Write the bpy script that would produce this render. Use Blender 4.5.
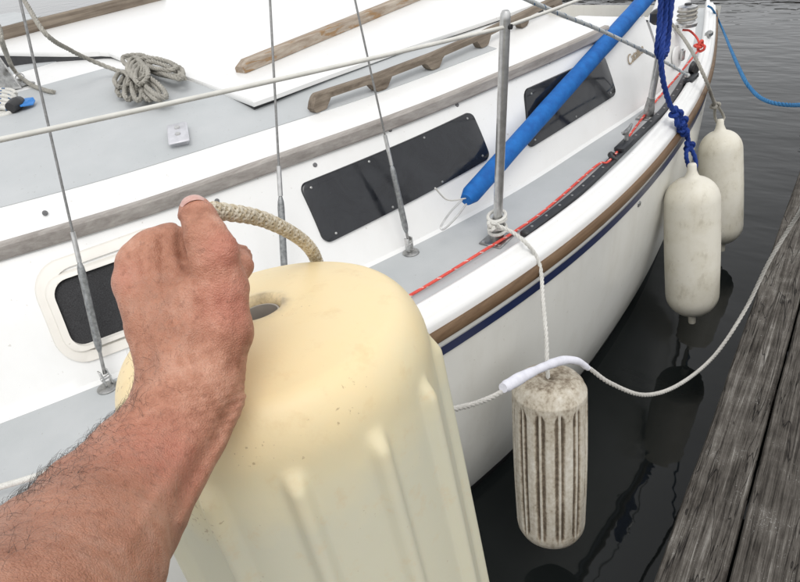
import bpy, math, random
import numpy as np
from mathutils import Vector, Matrix

random.seed(7); rng = np.random.default_rng(11)
scene = bpy.context.scene
for o in list(bpy.data.objects): bpy.data.objects.remove(o)
col = scene.collection
R = math.radians

# ------------------------------------------------------------------ camera
F_PX, PITCH, ROLL, HEAD, CAM_H = 647.0, 32.5, -9.0, 45.0, 1.8   # photo is 800 px wide
def cam_axes():
    p, r, h = R(PITCH), R(ROLL), R(HEAD)
    fw = np.array([0, math.cos(p), -math.sin(p)]); rt = np.array([1.0, 0, 0]); up = np.cross(rt, fw)
    rr = rt*math.cos(r)+up*math.sin(r); uu = -rt*math.sin(r)+up*math.cos(r)
    M = np.array([[math.sin(h), math.cos(h), 0], [-math.cos(h), math.sin(h), 0], [0, 0, 1]])
    return M@fw, M@rr, M@uu
FW, RT, UP = cam_axes(); CAM = np.array([0, 0, CAM_H])
cd = bpy.data.cameras.new('camera'); cam = bpy.data.objects.new('camera', cd); col.objects.link(cam)
cd.sensor_width = 36.0; cd.lens = F_PX/800*36; cd.clip_start = 0.01; cd.clip_end = 2000
mw = Matrix.Identity(4)
for i in range(3):
    mw[i][0] = RT[i]; mw[i][1] = UP[i]; mw[i][2] = -FW[i]; mw[i][3] = CAM[i]
cam.matrix_world = mw; scene.camera = cam

# ------------------------------------------------------------------ sky, sun, exposure (bright overcast)
SUN_EL, SUN_AZ = R(58), R(215)
w = bpy.data.worlds.new('World'); scene.world = w; w.use_nodes = True
nt = w.node_tree; nt.nodes.clear()
sky = nt.nodes.new('ShaderNodeTexSky'); sky.sky_type = 'NISHITA'; sky.sun_disc = False
sky.sun_elevation = SUN_EL; sky.sun_rotation = SUN_AZ; sky.air_density = 1.0; sky.dust_density = 4.0; sky.ozone_density = 1.0
hs = nt.nodes.new('ShaderNodeHueSaturation'); hs.inputs['Saturation'].default_value = 0.12
bg = nt.nodes.new('ShaderNodeBackground'); bg.inputs['Strength'].default_value = 0.15
ow = nt.nodes.new('ShaderNodeOutputWorld')
cl = nt.nodes.new('ShaderNodeMix'); cl.data_type = 'RGBA'; cl.inputs[0].default_value = 0.72; cl.inputs[7].default_value = (6.0, 6.05, 6.15, 1)   # even cloud layer over the clear sky
nt.links.new(sky.outputs[0], hs.inputs['Color']); nt.links.new(hs.outputs[0], cl.inputs[6]); nt.links.new(cl.outputs[2], bg.inputs['Color']); nt.links.new(bg.outputs[0], ow.inputs['Surface'])
sd = bpy.data.lights.new('sun', 'SUN'); sd.energy = 0.6; sd.angle = R(30); sd.color = (1.0, 0.97, 0.93)
so = bpy.data.objects.new('sun', sd); col.objects.link(so)
sv = Vector((math.sin(SUN_AZ)*math.cos(SUN_EL), math.cos(SUN_AZ)*math.cos(SUN_EL), math.sin(SUN_EL)))
so.rotation_euler = sv.to_track_quat('Z', 'Y').to_euler()
scene.view_settings.view_transform = 'Standard'; scene.view_settings.look = 'None'
scene.view_settings.gamma = 1.0; scene.view_settings.use_curve_mapping = False
scene.view_settings.exposure = 0.36

# ------------------------------------------------------------------ pixel helpers (a pixel gives a direction; a surface gives the distance)
def ray(x, y): return FW + RT*(x-400)/F_PX - UP*(y-291)/F_PX
def atz(x, y, z):
    d = ray(x, y); return CAM + d*((z-CAM_H)/d[2])
def aty(x, y, Y):
    d = ray(x, y); return CAM + d*(Y/d[1])
def atd(x, y, dep): return CAM + ray(x, y)*dep
def onplane(x, y, p0, n):
    d = ray(x, y); p0 = np.array(p0, float); n = np.array(n, float)
    return CAM + d*(((p0-CAM)@n)/(d@n))
def proj(P):
    d = np.asarray(P, float)-CAM; z = d@FW
    return np.array([400+F_PX*(d@RT)/z, 291-F_PX*(d@UP)/z])
def depth(P): return float((np.asarray(P, float)-CAM)@FW)

# ------------------------------------------------------------------ splines
def spline(xs, ys):
    xs = np.array(xs, float); ys = np.array(ys, float); n = len(xs); h = np.diff(xs)
    A = np.eye(n); b = np.zeros(n)
    for i in range(1, n-1):
        A[i, i-1] = h[i-1]; A[i, i] = 2*(h[i-1]+h[i]); A[i, i+1] = h[i]
        b[i] = 6*((ys[i+1]-ys[i])/h[i]-(ys[i]-ys[i-1])/h[i-1])
    m = np.linalg.solve(A, b)
    def f(x):
        i = int(np.clip(np.searchsorted(xs, x)-1, 0, n-2)); t = x-xs[i]
        if x < xs[0]: return ys[0]+(x-xs[0])*((ys[1]-ys[0])/h[0]-h[0]*m[1]/6)
        if x > xs[-1]: return ys[-1]+(x-xs[-1])*((ys[-1]-ys[-2])/h[-1]+h[-1]*m[-2]/6)
        return ys[i]+t*((ys[i+1]-ys[i])/h[i]-h[i]*(2*m[i]+m[i+1])/6)+t*t*m[i]/2+t**3*(m[i+1]-m[i])/(6*h[i])
    return f
def catmull(pts, n=10):
    P = [np.array(p, float) for p in pts]; P = [2*P[0]-P[1]]+P+[2*P[-1]-P[-2]]; out = []
    for i in range(1, len(P)-2):
        for k in range(n):
            t = k/n
            out.append(.5*((2*P[i])+(-P[i-1]+P[i+1])*t+(2*P[i-1]-5*P[i]+4*P[i+1]-P[i+2])*t*t+(-P[i-1]+3*P[i]-3*P[i+1]+P[i+2])*t**3))
    out.append(P[-2]); return np.array(out)
def resample(path, step):
    path = np.asarray(path, float); L = np.r_[0, np.cumsum(np.linalg.norm(np.diff(path, axis=0), axis=1))]
    n = max(2, int(L[-1]/step)+1); s = np.linspace(0, L[-1], n)
    return np.stack([np.interp(s, L, path[:, k]) for k in range(3)], 1)
def frames(path):
    T = np.gradient(path, axis=0); T /= np.linalg.norm(T, axis=1)[:, None]+1e-12
    u = np.cross(T[0], [0, 0, 1.0]); 
    if np.linalg.norm(u) < .1: u = np.cross(T[0], [1.0, 0, 0])
    u /= np.linalg.norm(u); U = [u]
    for i in range(1, len(path)):
        u = U[-1]-T[i]*(U[-1]@T[i]); u /= np.linalg.norm(u); U.append(u)
    U = np.array(U); return T, U, np.cross(T, U)

# ------------------------------------------------------------------ mesh builder
class MB:
    def __init__(s): s.v = []; s.f = []; s.uv = {}
    def add(s, vs, fs):
        b = len(s.v); s.v.extend([tuple(map(float, p)) for p in vs]); s.f.extend([tuple(i+b for i in f) for f in fs]); return s
    def grid(s, rows, closed=False):
        n = len(rows); m = len(rows[0]); vs = [p for r in rows for p in r]; fs = []
        for i in range(n-1):
            for j in range(m if closed else m-1):
                k = (j+1) % m; fs.append((i*m+j, i*m+k, (i+1)*m+k, (i+1)*m+j))
        return s.add(vs, fs)
    def box(s, c, d, rot=None, bev=0.0):
        c = np.array(c, float); hx, hy, hz = np.array(d, float)/2; M = np.eye(3) if rot is None else np.array(rot, float)
        if bev <= 0:
            vs = [c+M@np.array([x, y, z]) for x in (-hx, hx) for y in (-hy, hy) for z in (-hz, hz)]
            return s.add(vs, [(0, 1, 3, 2), (4, 6, 7, 5), (0, 4, 5, 1), (2, 3, 7, 6), (0, 2, 6, 4), (1, 5, 7, 3)])
        b = min(bev, hx*.99, hy*.99, hz*.99)
        def ring(z, i):
            xx, yy = hx-i, hy-i
            return [c+M@np.array(q) for q in ((-xx+b, -yy, z), (xx-b, -yy, z), (xx, -yy+b, z), (xx, yy-b, z), (xx-b, yy, z), (-xx+b, yy, z), (-xx, yy-b, z), (-xx, -yy+b, z))]
        rr = [ring(-hz, b*.9), ring(-hz+b, 0), ring(hz-b, 0), ring(hz, b*.9)]
        s.grid(rr, True); return s._caps(len(s.v)-32, 8, 4)
    def _caps(s, b, m, n):
        s.f.append(tuple(b+i for i in range(m))[::-1]); s.f.append(tuple(b+(n-1)*m+i for i in range(m))); return s
    def tube(s, path, r, sides=8, caps=True):
        path = np.asarray(path, float); T, U, V = frames(path); rs = np.broadcast_to(np.asarray(r, float), (len(path),))
        an = np.linspace(0, 2*math.pi, sides, endpoint=False)
        b = len(s.v)
        rows = [[path[i]+rs[i]*(math.cos(t)*U[i]+math.sin(t)*V[i]) for t in an] for i in range(len(path))]
        s.grid(rows, True)
        if caps: s._caps(b, sides, len(path))
        return s
    def cyl(s, p, q, r, r2=None, sides=16):
        return s.tube([p, q], [r, r if r2 is None else r2], sides)
    def lathe(s, prof, base, axis, sides=32, fn=None, caps=True):
        axis = np.array(axis, float); axis /= np.linalg.norm(axis); u = np.cross(axis, [0, 0, 1.0])
        if np.linalg.norm(u) < .2: u = np.cross(axis, [1.0, 0, 0])
        u /= np.linalg.norm(u); v = np.cross(axis, u); base = np.array(base, float); b = len(s.v)
        an = np.linspace(0, 2*math.pi, sides, endpoint=False); rows = []
        for (r, z) in prof:
            rows.append([base+axis*z+(r+(fn(r, z, t) if fn else 0))*(math.cos(t)*u+math.sin(t)*v) for t in an])
        s.grid(rows, True)
        if caps: s._caps(b, sides, len(prof))
        return s
    def prism(s, poly, z0, z1):
        n = len(poly); vs = [(p[0], p[1], z0) for p in poly]+[(p[0], p[1], z1) for p in poly]
        return s.add(vs, [tuple(range(n))[::-1], tuple(range(n, 2*n))]+[(i, (i+1) % n, n+(i+1) % n, n+i) for i in range(n)])
    def ball(s, c, rx, ry=None, rz=None, M=None, n=12, m=16):
        ry = ry or rx; rz = rz or rx; M = np.eye(3) if M is None else M; c = np.array(c, float)
        rows = []
        for i in range(n+1):
            th = math.pi*(i/n*.998+.001)
            rows.append([c+M@np.array([rx*math.sin(th)*math.cos(p), ry*math.sin(th)*math.sin(p), rz*math.cos(th)]) for p in np.linspace(0, 2*math.pi, m, endpoint=False)])
        return s.grid(rows, True)
    def build(s, name, m, parent=None, smooth=True, angle=40):
        me = bpy.data.meshes.new(name); me.from_pydata(s.v, [], s.f); me.update()
        import bmesh
        bm = bmesh.new(); bm.from_mesh(me); bmesh.ops.recalc_face_normals(bm, faces=bm.faces[:])
        if smooth:
            for f in bm.faces: f.smooth = True
            ca = R(angle)
            for e in bm.edges:
                if len(e.link_faces) == 2 and e.calc_face_angle(0) > ca: e.smooth = False
        bm.to_mesh(me); bm.free()
        me.materials.append(m); o = bpy.data.objects.new(name, me); col.objects.link(o)
        if parent: o.parent = parent
        return o
def tag(o, label=None, cat=None, group=None, kind=None):
    if label: o['label'] = label
    if cat: o['category'] = cat
    if group: o['group'] = group
    if kind: o['kind'] = kind
    return o
def empty(name, loc=(0, 0, 0)):
    o = bpy.data.objects.new(name, None); o.empty_display_size = .1; col.objects.link(o); o.location = loc
    if tuple(loc) != (0, 0, 0): o['_off'] = 1
    return o
_prev = MB.build
def _build(s, name, m, parent=None, smooth=True, angle=40):
    o = _prev(s, name, m, parent, smooth, angle)
    if parent is not None:
        bpy_off = Vector((0, 0, 0)); p = parent
        while p is not None: bpy_off += p.location; p = p.parent
        o.location = -bpy_off
    return o
MB.build = _build
def catmap(*a): return catmull(*a)

# rope: a smooth path as braid (with uv) or laid strands
def rope_mesh(mb, path, r, strands=0, pitch=None, step=None, sides=8):
    step = step or max(r*.7, .003)
    P = resample(path, step); T, U, V = frames(P)
    if strands == 0:
        return mb.tube(P, r, sides=max(sides, 10))
    pitch = pitch or r*7; L = np.r_[0, np.cumsum(np.linalg.norm(np.diff(P, axis=0), axis=1))]
    rs = r*.56; ro = r*.47
    for k in range(strands):
        ph = 2*math.pi*L/pitch+2*math.pi*k/strands
        Q = P+ro*(np.cos(ph)[:, None]*U+np.sin(ph)[:, None]*V)
        mb.tube(Q, rs, sides=6)
    return mb
def rope_uv(o, r, sides):
    pass

# ------------------------------------------------------------------ materials
class NT:
    def __init__(s, name):
        s.m = bpy.data.materials.new(name); s.m.use_nodes = True; s.t = s.m.node_tree
        s.b = s.t.nodes['Principled BSDF']; s.co = s.n('ShaderNodeTexCoord')
    def n(s, typ, **kw):
        x = s.t.nodes.new(typ)
        for k, v in kw.items(): setattr(x, k, v)
        return x
    def l(s, a, b): s.t.links.new(a, b)
    def mapped(s, scale=(1, 1, 1), rot=(0, 0, 0), src='Object'):
        mp = s.n('ShaderNodeMapping'); mp.inputs['Scale'].default_value = scale; mp.inputs['Rotation'].default_value = rot
        s.l(s.co.outputs[src], mp.inputs['Vector']); return mp.outputs[0]
    def noise(s, vec, scale, detail=4, rough=.55, dist=0):
        x = s.n('ShaderNodeTexNoise'); x.inputs['Scale'].default_value = scale; x.inputs['Detail'].default_value = detail
        x.inputs['Roughness'].default_value = rough; x.inputs['Distortion'].default_value = dist; s.l(vec, x.inputs['Vector']); return x.outputs['Fac']
    def ramp(s, fac, stops):
        x = s.n('ShaderNodeValToRGB'); e = x.color_ramp.elements
        while len(e) < len(stops): e.new(.5)
        for i, (p, c) in enumerate(stops): e[i].position = p; e[i].color = c if len(c) == 4 else (*c, 1)
        s.l(fac, x.inputs['Fac']); return x.outputs['Color']
    def mix(s, fac, a, b, mode='MIX'):
        x = s.n('ShaderNodeMix', data_type='RGBA', blend_type=mode)
        for sock, v in ((x.inputs[0], fac), (x.inputs[6], a), (x.inputs[7], b)):
            if isinstance(v, (int, float)): sock.default_value = v
            elif isinstance(v, (tuple, list)): sock.default_value = v if len(v) == 4 else (*v, 1)
            else: s.l(v, sock)
        return x.outputs[2]
    def math(s, op, a, b=0.0):
        x = s.n('ShaderNodeMath', operation=op)
        for sock, v in zip(x.inputs, (a, b)):
            if isinstance(v, (int, float)): sock.default_value = v
            else: s.l(v, sock)
        return x.outputs[0]
    def bump(s, h, strength=.3, dist=.002):
        x = s.n('ShaderNodeBump'); x.inputs['Strength'].default_value = strength; x.inputs['Distance'].default_value = dist
        s.l(h, x.inputs['Height']); s.l(x.outputs[0], s.b.inputs['Normal']); return x
    def col(s, c):
        if isinstance(c, (tuple, list)): s.b.inputs['Base Color'].default_value = c if len(c) == 4 else (*c, 1)
        else: s.l(c, s.b.inputs['Base Color'])
    def set(s, **kw):
        for k, v in kw.items(): s.b.inputs[k.replace('_', ' ')].default_value = v
        return s
MATS = {}
def simple(name, c, rough=.5, metal=0.0, var=.12, vs=30, bump=0, bs=300, spec=.5, coat=0):
    if name in MATS: return MATS[name]
    n = NT(name); v = n.mapped(); f = n.noise(v, vs, 5)
    lo = tuple(x*(1-var) for x in c); hi = tuple(min(1, x*(1+var*.6)) for x in c)
    n.col(n.ramp(f, [(.3, lo), (.7, hi)])); n.set(Roughness=rough, Metallic=metal, Specular_IOR_Level=spec, Coat_Weight=coat)
    if bump: n.bump(n.noise(v, bs, 3), bump, .001)
    MATS[name] = n.m; return n.m

def gelcoat(name, c, rough=.28, dirt=.10, dirtc=(.42, .38, .30)):
    n = NT(name); v = n.mapped(); f = n.noise(v, 7, 6, .6); g = n.noise(n.mapped((1, 1, .18)), 16, 6, .65)
    d = n.math('MULTIPLY', n.ramp(n.math('MULTIPLY', f, g), [(.22, (0, 0, 0)), (.42, (1, 1, 1))]), dirt)
    base = n.mix(d, c, dirtc)
    sp = n.ramp(n.noise(v, 95, 2, .4), [(.73, (0, 0, 0)), (.78, (1, 1, 1))])      # rare specks
    base = n.mix(n.math('MULTIPLY', sp, .35), base, (.35, .30, .22))
    n.col(base); n.set(Roughness=rough, Specular_IOR_Level=.5)
    n.bump(n.noise(v, 14, 3), .06, .004); MATS[name] = n.m; return n.m
M_HULL = gelcoat('hull gelcoat', (.74, .735, .69), .22, .16)
M_WHITE = gelcoat('white gelcoat', (.80, .80, .785), .3, .07)
M_COCKPIT = gelcoat('cream gelcoat', (.78, .75, .69), .35, .12)
n = NT('grey nonskid'); v = n.mapped(); f = n.noise(v, 5, 6, .6)
c = n.ramp(f, [(.3, (.435, .455, .46)), (.7, (.50, .515, .52))])
sp = n.ramp(n.noise(v, 120, 2, .4), [(.70, (0, 0, 0)), (.76, (1, 1, 1))]); c = n.mix(n.math('MULTIPLY', sp, .3), c, (.25, .24, .22))
n.col(c); n.set(Roughness=.62, Specular_IOR_Level=.3); n.bump(n.noise(v, 420, 2), .28, .001); M_DECK = n.m

def wood(name, dark, light, grainscale=1.0, axis=0, bump=.5, rough=.85, flake=None, mottle=.5):
    n = NT(name); sc = [55, 55, 55]; sc[axis] = 2.2
    v = n.mapped(tuple(s*grainscale for s in sc)); g = n.noise(v, 1.0, 6, .65, .4)
    sc2 = [160, 160, 160]; sc2[axis] = 4.0
    h = n.noise(n.mapped(tuple(s*grainscale for s in sc2)), 1.0, 4, .7)
    b = n.noise(n.mapped(), 9, 5, .6)
    f = n.math('ADD', n.math('MULTIPLY', g, .55), n.math('ADD', n.math('MULTIPLY', h, .25), n.math('MULTIPLY', b, .2)))
    c = n.ramp(f, [(.36, dark), (.5, tuple((a+q)/2 for a, q in zip(dark, light))), (.64, light)])
    if flake:
        fl = n.ramp(n.noise(n.mapped(tuple((30 if i != axis else 5) for i in range(3))), 1.6, 6, .7, .5), [(.53, (0, 0, 0)), (.6, (1, 1, 1))]); c = n.mix(fl, c, flake)
    n.col(c); n.set(Roughness=rough, Specular_IOR_Level=.25); n.bump(f, bump, .004); return n.m
M_TRIM = wood('weathered teak trim', (.26, .235, .215), (.46, .43, .40), 1.0, 0, .35)
M_GRAB = wood('grey teak', (.095, .072, .054), (.31, .26, .205), 1.0, 0, .5)
M_SLIDE = wood('flaking teak', (.22, .16, .11), (.50, .44, .37), 1.0, 0, .5, flake=(.30, .19, .10))
M_RUB = wood('brown rub rail', (.105, .062, .034), (.21, .135, .078), 1.0, 0, .2, .5)
M_BOARD = wood('varnished teak', (.30, .14, .05), (.45, .24, .09), 1.0, 2, .2, .4)
M_NAVY = simple('navy tape', (.012, .022, .075), .35, var=.15)
M_BLACK = simple('black paint', (.012, .012, .013), .4)
M_STEEL = simple('stainless steel', (.62, .62, .61), .3, .85, var=.2, vs=60)
M_DULL = simple('dull steel', (.40, .40, .39), .38, 1.0, var=.35, vs=90)
M_GALV = simple('galvanised', (.34, .35, .35), .45, .9, var=.4, vs=120, bump=.2)
M_ALU = simple('brushed aluminium', (.60, .60, .63), .4, .35, var=.12, vs=50)
M_TRACK = simple('black anodised', (.035, .037, .042), .4, .3, var=.3)
M_PLASTIC = simple('black plastic', (.03, .03, .032), .45, var=.3)
M_SCREW = simple('screw head', (.22, .22, .22), .4, .8, var=.3, vs=200)
M_BUNG = simple('grey bolt cover', (.14, .14, .145), .6, var=.3, vs=200)
n = NT('smoked acrylic'); v = n.mapped(); f = n.noise(v, 9, 6, .7, 1.5)
n.col(n.ramp(f, [(.35, (.010, .011, .014)), (.7, (.020, .022, .026))])); n.set(Specular_IOR_Level=.5)
rr_ = n.ramp(n.noise(v, 14, 6, .7, 1.0), [(.45, (.08,)*3), (.75, (.3,)*3)]); n.l(rr_, n.b.inputs['Roughness']); M_GLASS = n.m
n = NT('insect screen'); v = n.mapped((900, 900, 900)); ck = n.noise(n.mapped((500, 40, 500)), 1, 2)
n.col(n.ramp(ck, [(.35, (.006, .006, .007)), (.7, (.035, .035, .038))])); n.set(Roughness=.7); M_SCREEN = n.m

def ropemat(name, c1, c2, fleck=None, rough=.85, scale=400, bump=.6):
    n = NT(name); v = n.mapped()
    w1 = n.noise(v, scale, 3, .6); w2 = n.noise(v, 18, 4)
    f = n.math('ADD', n.math('MULTIPLY', w1, .6), n.math('MULTIPLY', w2, .4))
    c = n.ramp(f, [(.36, c1), (.62, c2)])
    if fleck:
        fk = n.ramp(n.noise(v, 150, 1, .3), [(.60, (0, 0, 0)), (.64, (1, 1, 1))]); c = n.mix(fk, c, fleck)
    n.col(c); n.set(Roughness=rough, Specular_IOR_Level=.2); n.bump(w1, bump, .0015); return n.m
M_R_WHITE = ropemat('white cord', (.52, .51, .47), (.72, .71, .67))
M_R_LIFE = simple('white vinyl lifeline', (.66, .65, .60), .4, var=.1)
M_R_GREY = ropemat('grey weathered rope', (.22, .21, .185), (.44, .42, .37))
M_R_DOCK = ropemat('pale dock line', (.40, .39, .36), (.60, .58, .54))
M_R_TAN = ropemat('tan braided rope', (.50, .44, .34), (.72, .66, .54), scale=600)
M_R_TAND = ropemat('stained tan braid', (.36, .29, .19), (.60, .52, .38), scale=600)
M_R_RED = ropemat('red line', (.55, .06, .05), (.75, .13, .10))
M_R_REDW = ropemat('pale fleck', (.72, .55, .5), (.82, .7, .66))
M_R_BLUE = ropemat('royal blue rope', (.008, .022, .13), (.022, .06, .28), rough=.6)
M_R_SKY = ropemat('mid blue rope', (.02, .11, .26), (.05, .20, .40), rough=.7)
M_R_FLECK = ropemat('blue flecked sheet', (.38, .40, .40), (.58, .60, .60), rough=.7)
M_R_NAVY = simple('blue tracer', (.05, .13, .26), .7)
M_TAPE = simple('blue tape', (.03, .22, .62), .5)
M_CLOTH = simple('white chafe cloth', (.74, .74, .80), .85, var=.1, vs=60, bump=.4, bs=500)
n = NT('blue sleeve cloth'); v = n.mapped(); f = n.noise(v, 30, 5)
n.col(n.ramp(f, [(.3, (.006, .095, .35)), (.7, (.012, .155, .49))])); n.set(Roughness=.65, Specular_IOR_Level=.3)
n.bump(n.math('ADD', n.math('MULTIPLY', n.noise(v, 26, 3, .5, .5), .8), n.math('MULTIPLY', n.noise(v, 900, 2), .15)), .5, .006); M_SLEEVE = n.m

# fenders
def fendermat(name, base, stain, grime, zg=None):
    n = NT(name); v = n.mapped(); a = n.noise(v, 11, 6, .65); b = n.noise(n.mapped((1, 1, .25)), 38, 5, .7)
    c = n.mix(n.ramp(a, [(.42, (0, 0, 0)), (.68, (.75,)*3)]), base, stain)
    c = n.mix(n.ramp(n.math('MULTIPLY', a, b), [(.30, (0, 0, 0)), (.44, (.55,)*3)]), c, grime)
    sp = n.ramp(n.noise(v, 110, 2, .5), [(.68, (0, 0, 0)), (.74, (1, 1, 1))]); c = n.mix(n.math('MULTIPLY', sp, .3), c, grime)
    n.col(c); n.set(Roughness=.5, Specular_IOR_Level=.35); n.bump(n.noise(v, 60, 4), .12, .002); return n.m
M_FWHITE = fendermat('off white vinyl', (.70, .67, .58), (.60, .56, .45), (.40, .36, .28))

# ------------------------------------------------------------------ water
n = NT('harbour water'); v = n.mapped((1, 1, 1), (0, 0, R(-25)))
n.col((.010, .012, .012)); n.set(Roughness=.03, IOR=1.33, Specular_IOR_Level=.5)
h1 = n.noise(n.mapped((2.0, .9, 1), (0, 0, R(35))), 1.0, 2, .45, .3); h2 = n.noise(n.mapped((7, 3, 1), (0, 0, R(40))), 1.0, 2, .5, .2)
far = n.n('ShaderNodeSeparateXYZ'); n.l(n.co.outputs['Object'], far.inputs[0])
amp = n.n('ShaderNodeMapRange'); n.l(far.outputs[0], amp.inputs[0])
for i, x in ((1, 2.5), (2, 6.0), (3, .22), (4, 1.0)): amp.inputs[i].default_value = x
amp.inputs[4].default_value = .75
hh = n.math('ADD', n.math('MULTIPLY', h1, .5), n.math('MULTIPLY', n.math('MULTIPLY', h2, .5), amp.outputs[0]))
n.bump(hh, .45, .05); M_WATER = n.m
mb = MB(); S = 600; mb.add([(-S, -S, 0), (S, -S, 0), (S, S, 0), (-S, S, 0)], [(0, 1, 2, 3)])
tag(mb.build('water', M_WATER, smooth=False), 'dark still harbour water beside the dock', kind='structure')

# ------------------------------------------------------------------ sailboat
CY = 2.5                                   # centre line of the boat
rail = spline([-2.7, -2.2, -1.6, -1.0, -.5, 0, .5, .897, 1.323, 1.884, 2.336, 2.937, 3.55, 4.154, 4.4], [2.44, 2.08, 1.72, 1.42, 1.235, 1.08, .945, .850, .782, .764, .800, .901, 1.068, 1.262, 1.345])
foot = spline([-1.2, -.5, .148, .288, .7, 1.045, 1.317, 1.668, 2.116, 2.585, 3.2, 4.2], [2.0, 1.72, 1.462, 1.405, 1.265, 1.167, 1.105, 1.050, 1.018, .995, 1.08, 1.40])
trimY = spline([-1.0, -.4, .34, .62, .93, 1.35, 1.79, 2.08, 2.45, 2.8], [2.12, 1.89, 1.575, 1.455, 1.362, 1.248, 1.178, 1.142, 1.112, 1.10])
ZD, ZT = .90, 1.195
boat = empty('sailboat', (1.0, CY, 0)); tag(boat, 'white sailboat with grey decks, teak trim and navy stripe moored at the dock', 'sailboat')
A_ALL = np.arange(-2.65, 4.36, .05)
def loft(prof, name, m, closed_far=True, a_rng=A_ALL, parent=boat, both=True, angle=40):
    mb = MB()
    for sgn in ((1, -1) if both else (1,)):
        rows = []
        for a in a_rng:
            y = rail(a); k = max(.05, min(1, (a+2.65)/1.6)); kk = max(.2, k)
            row = []
            for (o, z) in prof:
                yy = y-o*(1 if o > 0 else kk)            # o>0 outboard (towards the dock)
                yy = min(yy, CY-.002); row.append((a, yy if sgn == 1 else 2*CY-yy, z))
            rows.append(row)
        mb.grid(rows)
    return mb.build(name, m, parent, True, angle)
loft([(0, .872), (-.002, .82), (-.006, .70), (-.022, .50), (-.055, .30), (-.10, .14), (-.14, .045)], 'hull', M_HULL)
loft([(-.14, .045), (-.155, 0), (-.185, -.06), (-.5, -.3)], 'boot_stripe', M_BLACK)
loft([(-.067, .898), (-.063, .914), (-.058, .924), (-.048, .927), (-.041, .923), (-.036, .912), (-.030, .9105), (-.022, .9115), (-.016, .903), (-.012, .899), (-.005, .896), (.0, .884), (.0, .870)], 'toe_rail', M_WHITE, angle=70)
loft([(-.002, .870), (.008, .869), (.013, .862), (.0135, .845), (.009, .836), (-.003, .834)], 'rub_rail', M_RUB)
loft([(.0028, .814), (.0022, .787)], 'cove_stripe', M_NAVY)
# transom
mb = MB(); zs = [(-.0, .872), (-.022, .5), (-.10, .14), (-.155, -.02)]; ya = rail(4.35)
mb.grid([[(4.35+.10*(1-i/3), ya-o, z), (4.35+.10*(1-i/3)+.02, CY, z), (4.35+.10*(1-i/3), 2*CY-ya+o, z)] for i, (o, z) in enumerate(zs)]); mb.build('transom', M_HULL, boat)
# side and fore deck sheet
mb = MB(); mb.grid([[(a, rail(a)+.065*max(.2, min(1, (a+2.65)/1.6)), ZD), (a, CY-.001 if a < -1.0 else min(CY-.001, foot(a)+.03), ZD)] for a in np.arange(-2.6, 4.3, .05)])
mb.grid([[(a, 2*CY-rail(a)-.065*max(.2, min(1, (a+2.65)/1.6)), ZD), (a, CY+.001 if a < -1.0 else max(CY+.001, 2*CY-foot(a)-.03), ZD)] for a in np.arange(-2.6, 4.3, .05)])
mb.build('side_deck', M_DECK, boat, False)
# cabin side surface
A_END = 2.74
def side(a, v, off=0.0):
    y0, y1 = foot(a), trimY(a)
    y = y0+(y1-y0)*v-.012*math.sin(math.pi*v); return np.array([a, y-off, ZD+(ZT-ZD)*v])
def side_px(x, y, g=(1.2, .5)):
    a, v = g
    for _ in range(30):
        p0 = proj(side(a, v)); e = np.array([x, y])-p0
        J = np.stack([(proj(side(a+1e-3, v))-p0)/1e-3, (proj(side(a, v+1e-3))-p0)/1e-3], 1)
        d = np.linalg.solve(J, e); a += float(np.clip(d[0], -.3, .3)); v += float(np.clip(d[1], -.3, .3))
    return a, v
mb = MB(); AS = np.arange(-1.0, A_END+.001, .04); VS = np.r_[-.012, np.linspace(.02, 1, 14)]
for sgn in (1, -1):
    rows = []
    for a in AS:
        row = []
        for v in VS:
            p = side(a, v)
            if v < 0: p[1] -= .018
            row.append((p[0], p[1] if sgn == 1 else 2*CY-p[1], p[2]))
        rows.append(row)
    mb.grid(rows)
mb.grid([[(-1.0, side(-1, v)[1], side(-1, v)[2]), (-1.0-.3*(1-v), CY, side(-1, v)[2]), (-1.0, 2*CY-side(-1, v)[1], side(-1, v)[2])] for v in VS])
cabin = mb.build('cabin_trunk', M_WHITE, boat)
# cabin top with crown
Z0 = 1.232
def ztop(a, y):
    e = trimY(a); hw = CY-e; t = min(1, abs(y-CY)/hw); return Z0+.12*(1-t**3)
mb = MB(); T_END = 2.45
rows = []
for a in np.arange(-1.0, T_END+.001, .05):
    e = trimY(a); ys = e+(CY-e)*np.r_[0, .012, .03, np.linspace(.06, 1, 14)]; ys = np.r_[ys, 2*CY-ys[::-1][1:]]
    k = 0.0 if a < T_END-.12 else ((a-(T_END-.12))/.12)**2*.07
    rows.append([(a, y, ztop(a, y)-k-(.012 if i in (0, len(ys)-1) else .003 if i in (1, len(ys)-2) else 0)) for i, y in enumerate(ys)])
mb.grid(rows)
# aft bulkhead under the roof edge
e = trimY(T_END); mb.grid([[(T_END, y, ztop(T_END, y)-.07), (T_END+.02, y, .7)] for y in np.linspace(e, 2*CY-e, 12)])
mb.build('cabin_roof', M_WHITE, boat, True, 50)
# teak trim at the roof edge
mb = MB(); rows = []
for a in np.arange(-1.0, T_END-.02, .04):
    y = trimY(a); rows.append([(a, y+.004, 1.192), (a, y-.012, 1.193), (a, y-.015, 1.198), (a, y-.015, 1.224), (a, y-.011, 1.230), (a, y+.004, 1.231)])
mb.grid(rows, True); mb._caps(0, 6, len(rows)); mb.build('roof_trim', M_TRIM, boat, True, 30)
mb = MB(); mb.grid([[(p[0], 2*CY-p[1], p[2]) for p in r] for r in rows], True); mb.build('roof_trim', M_TRIM, boat, True, 30)
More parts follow.
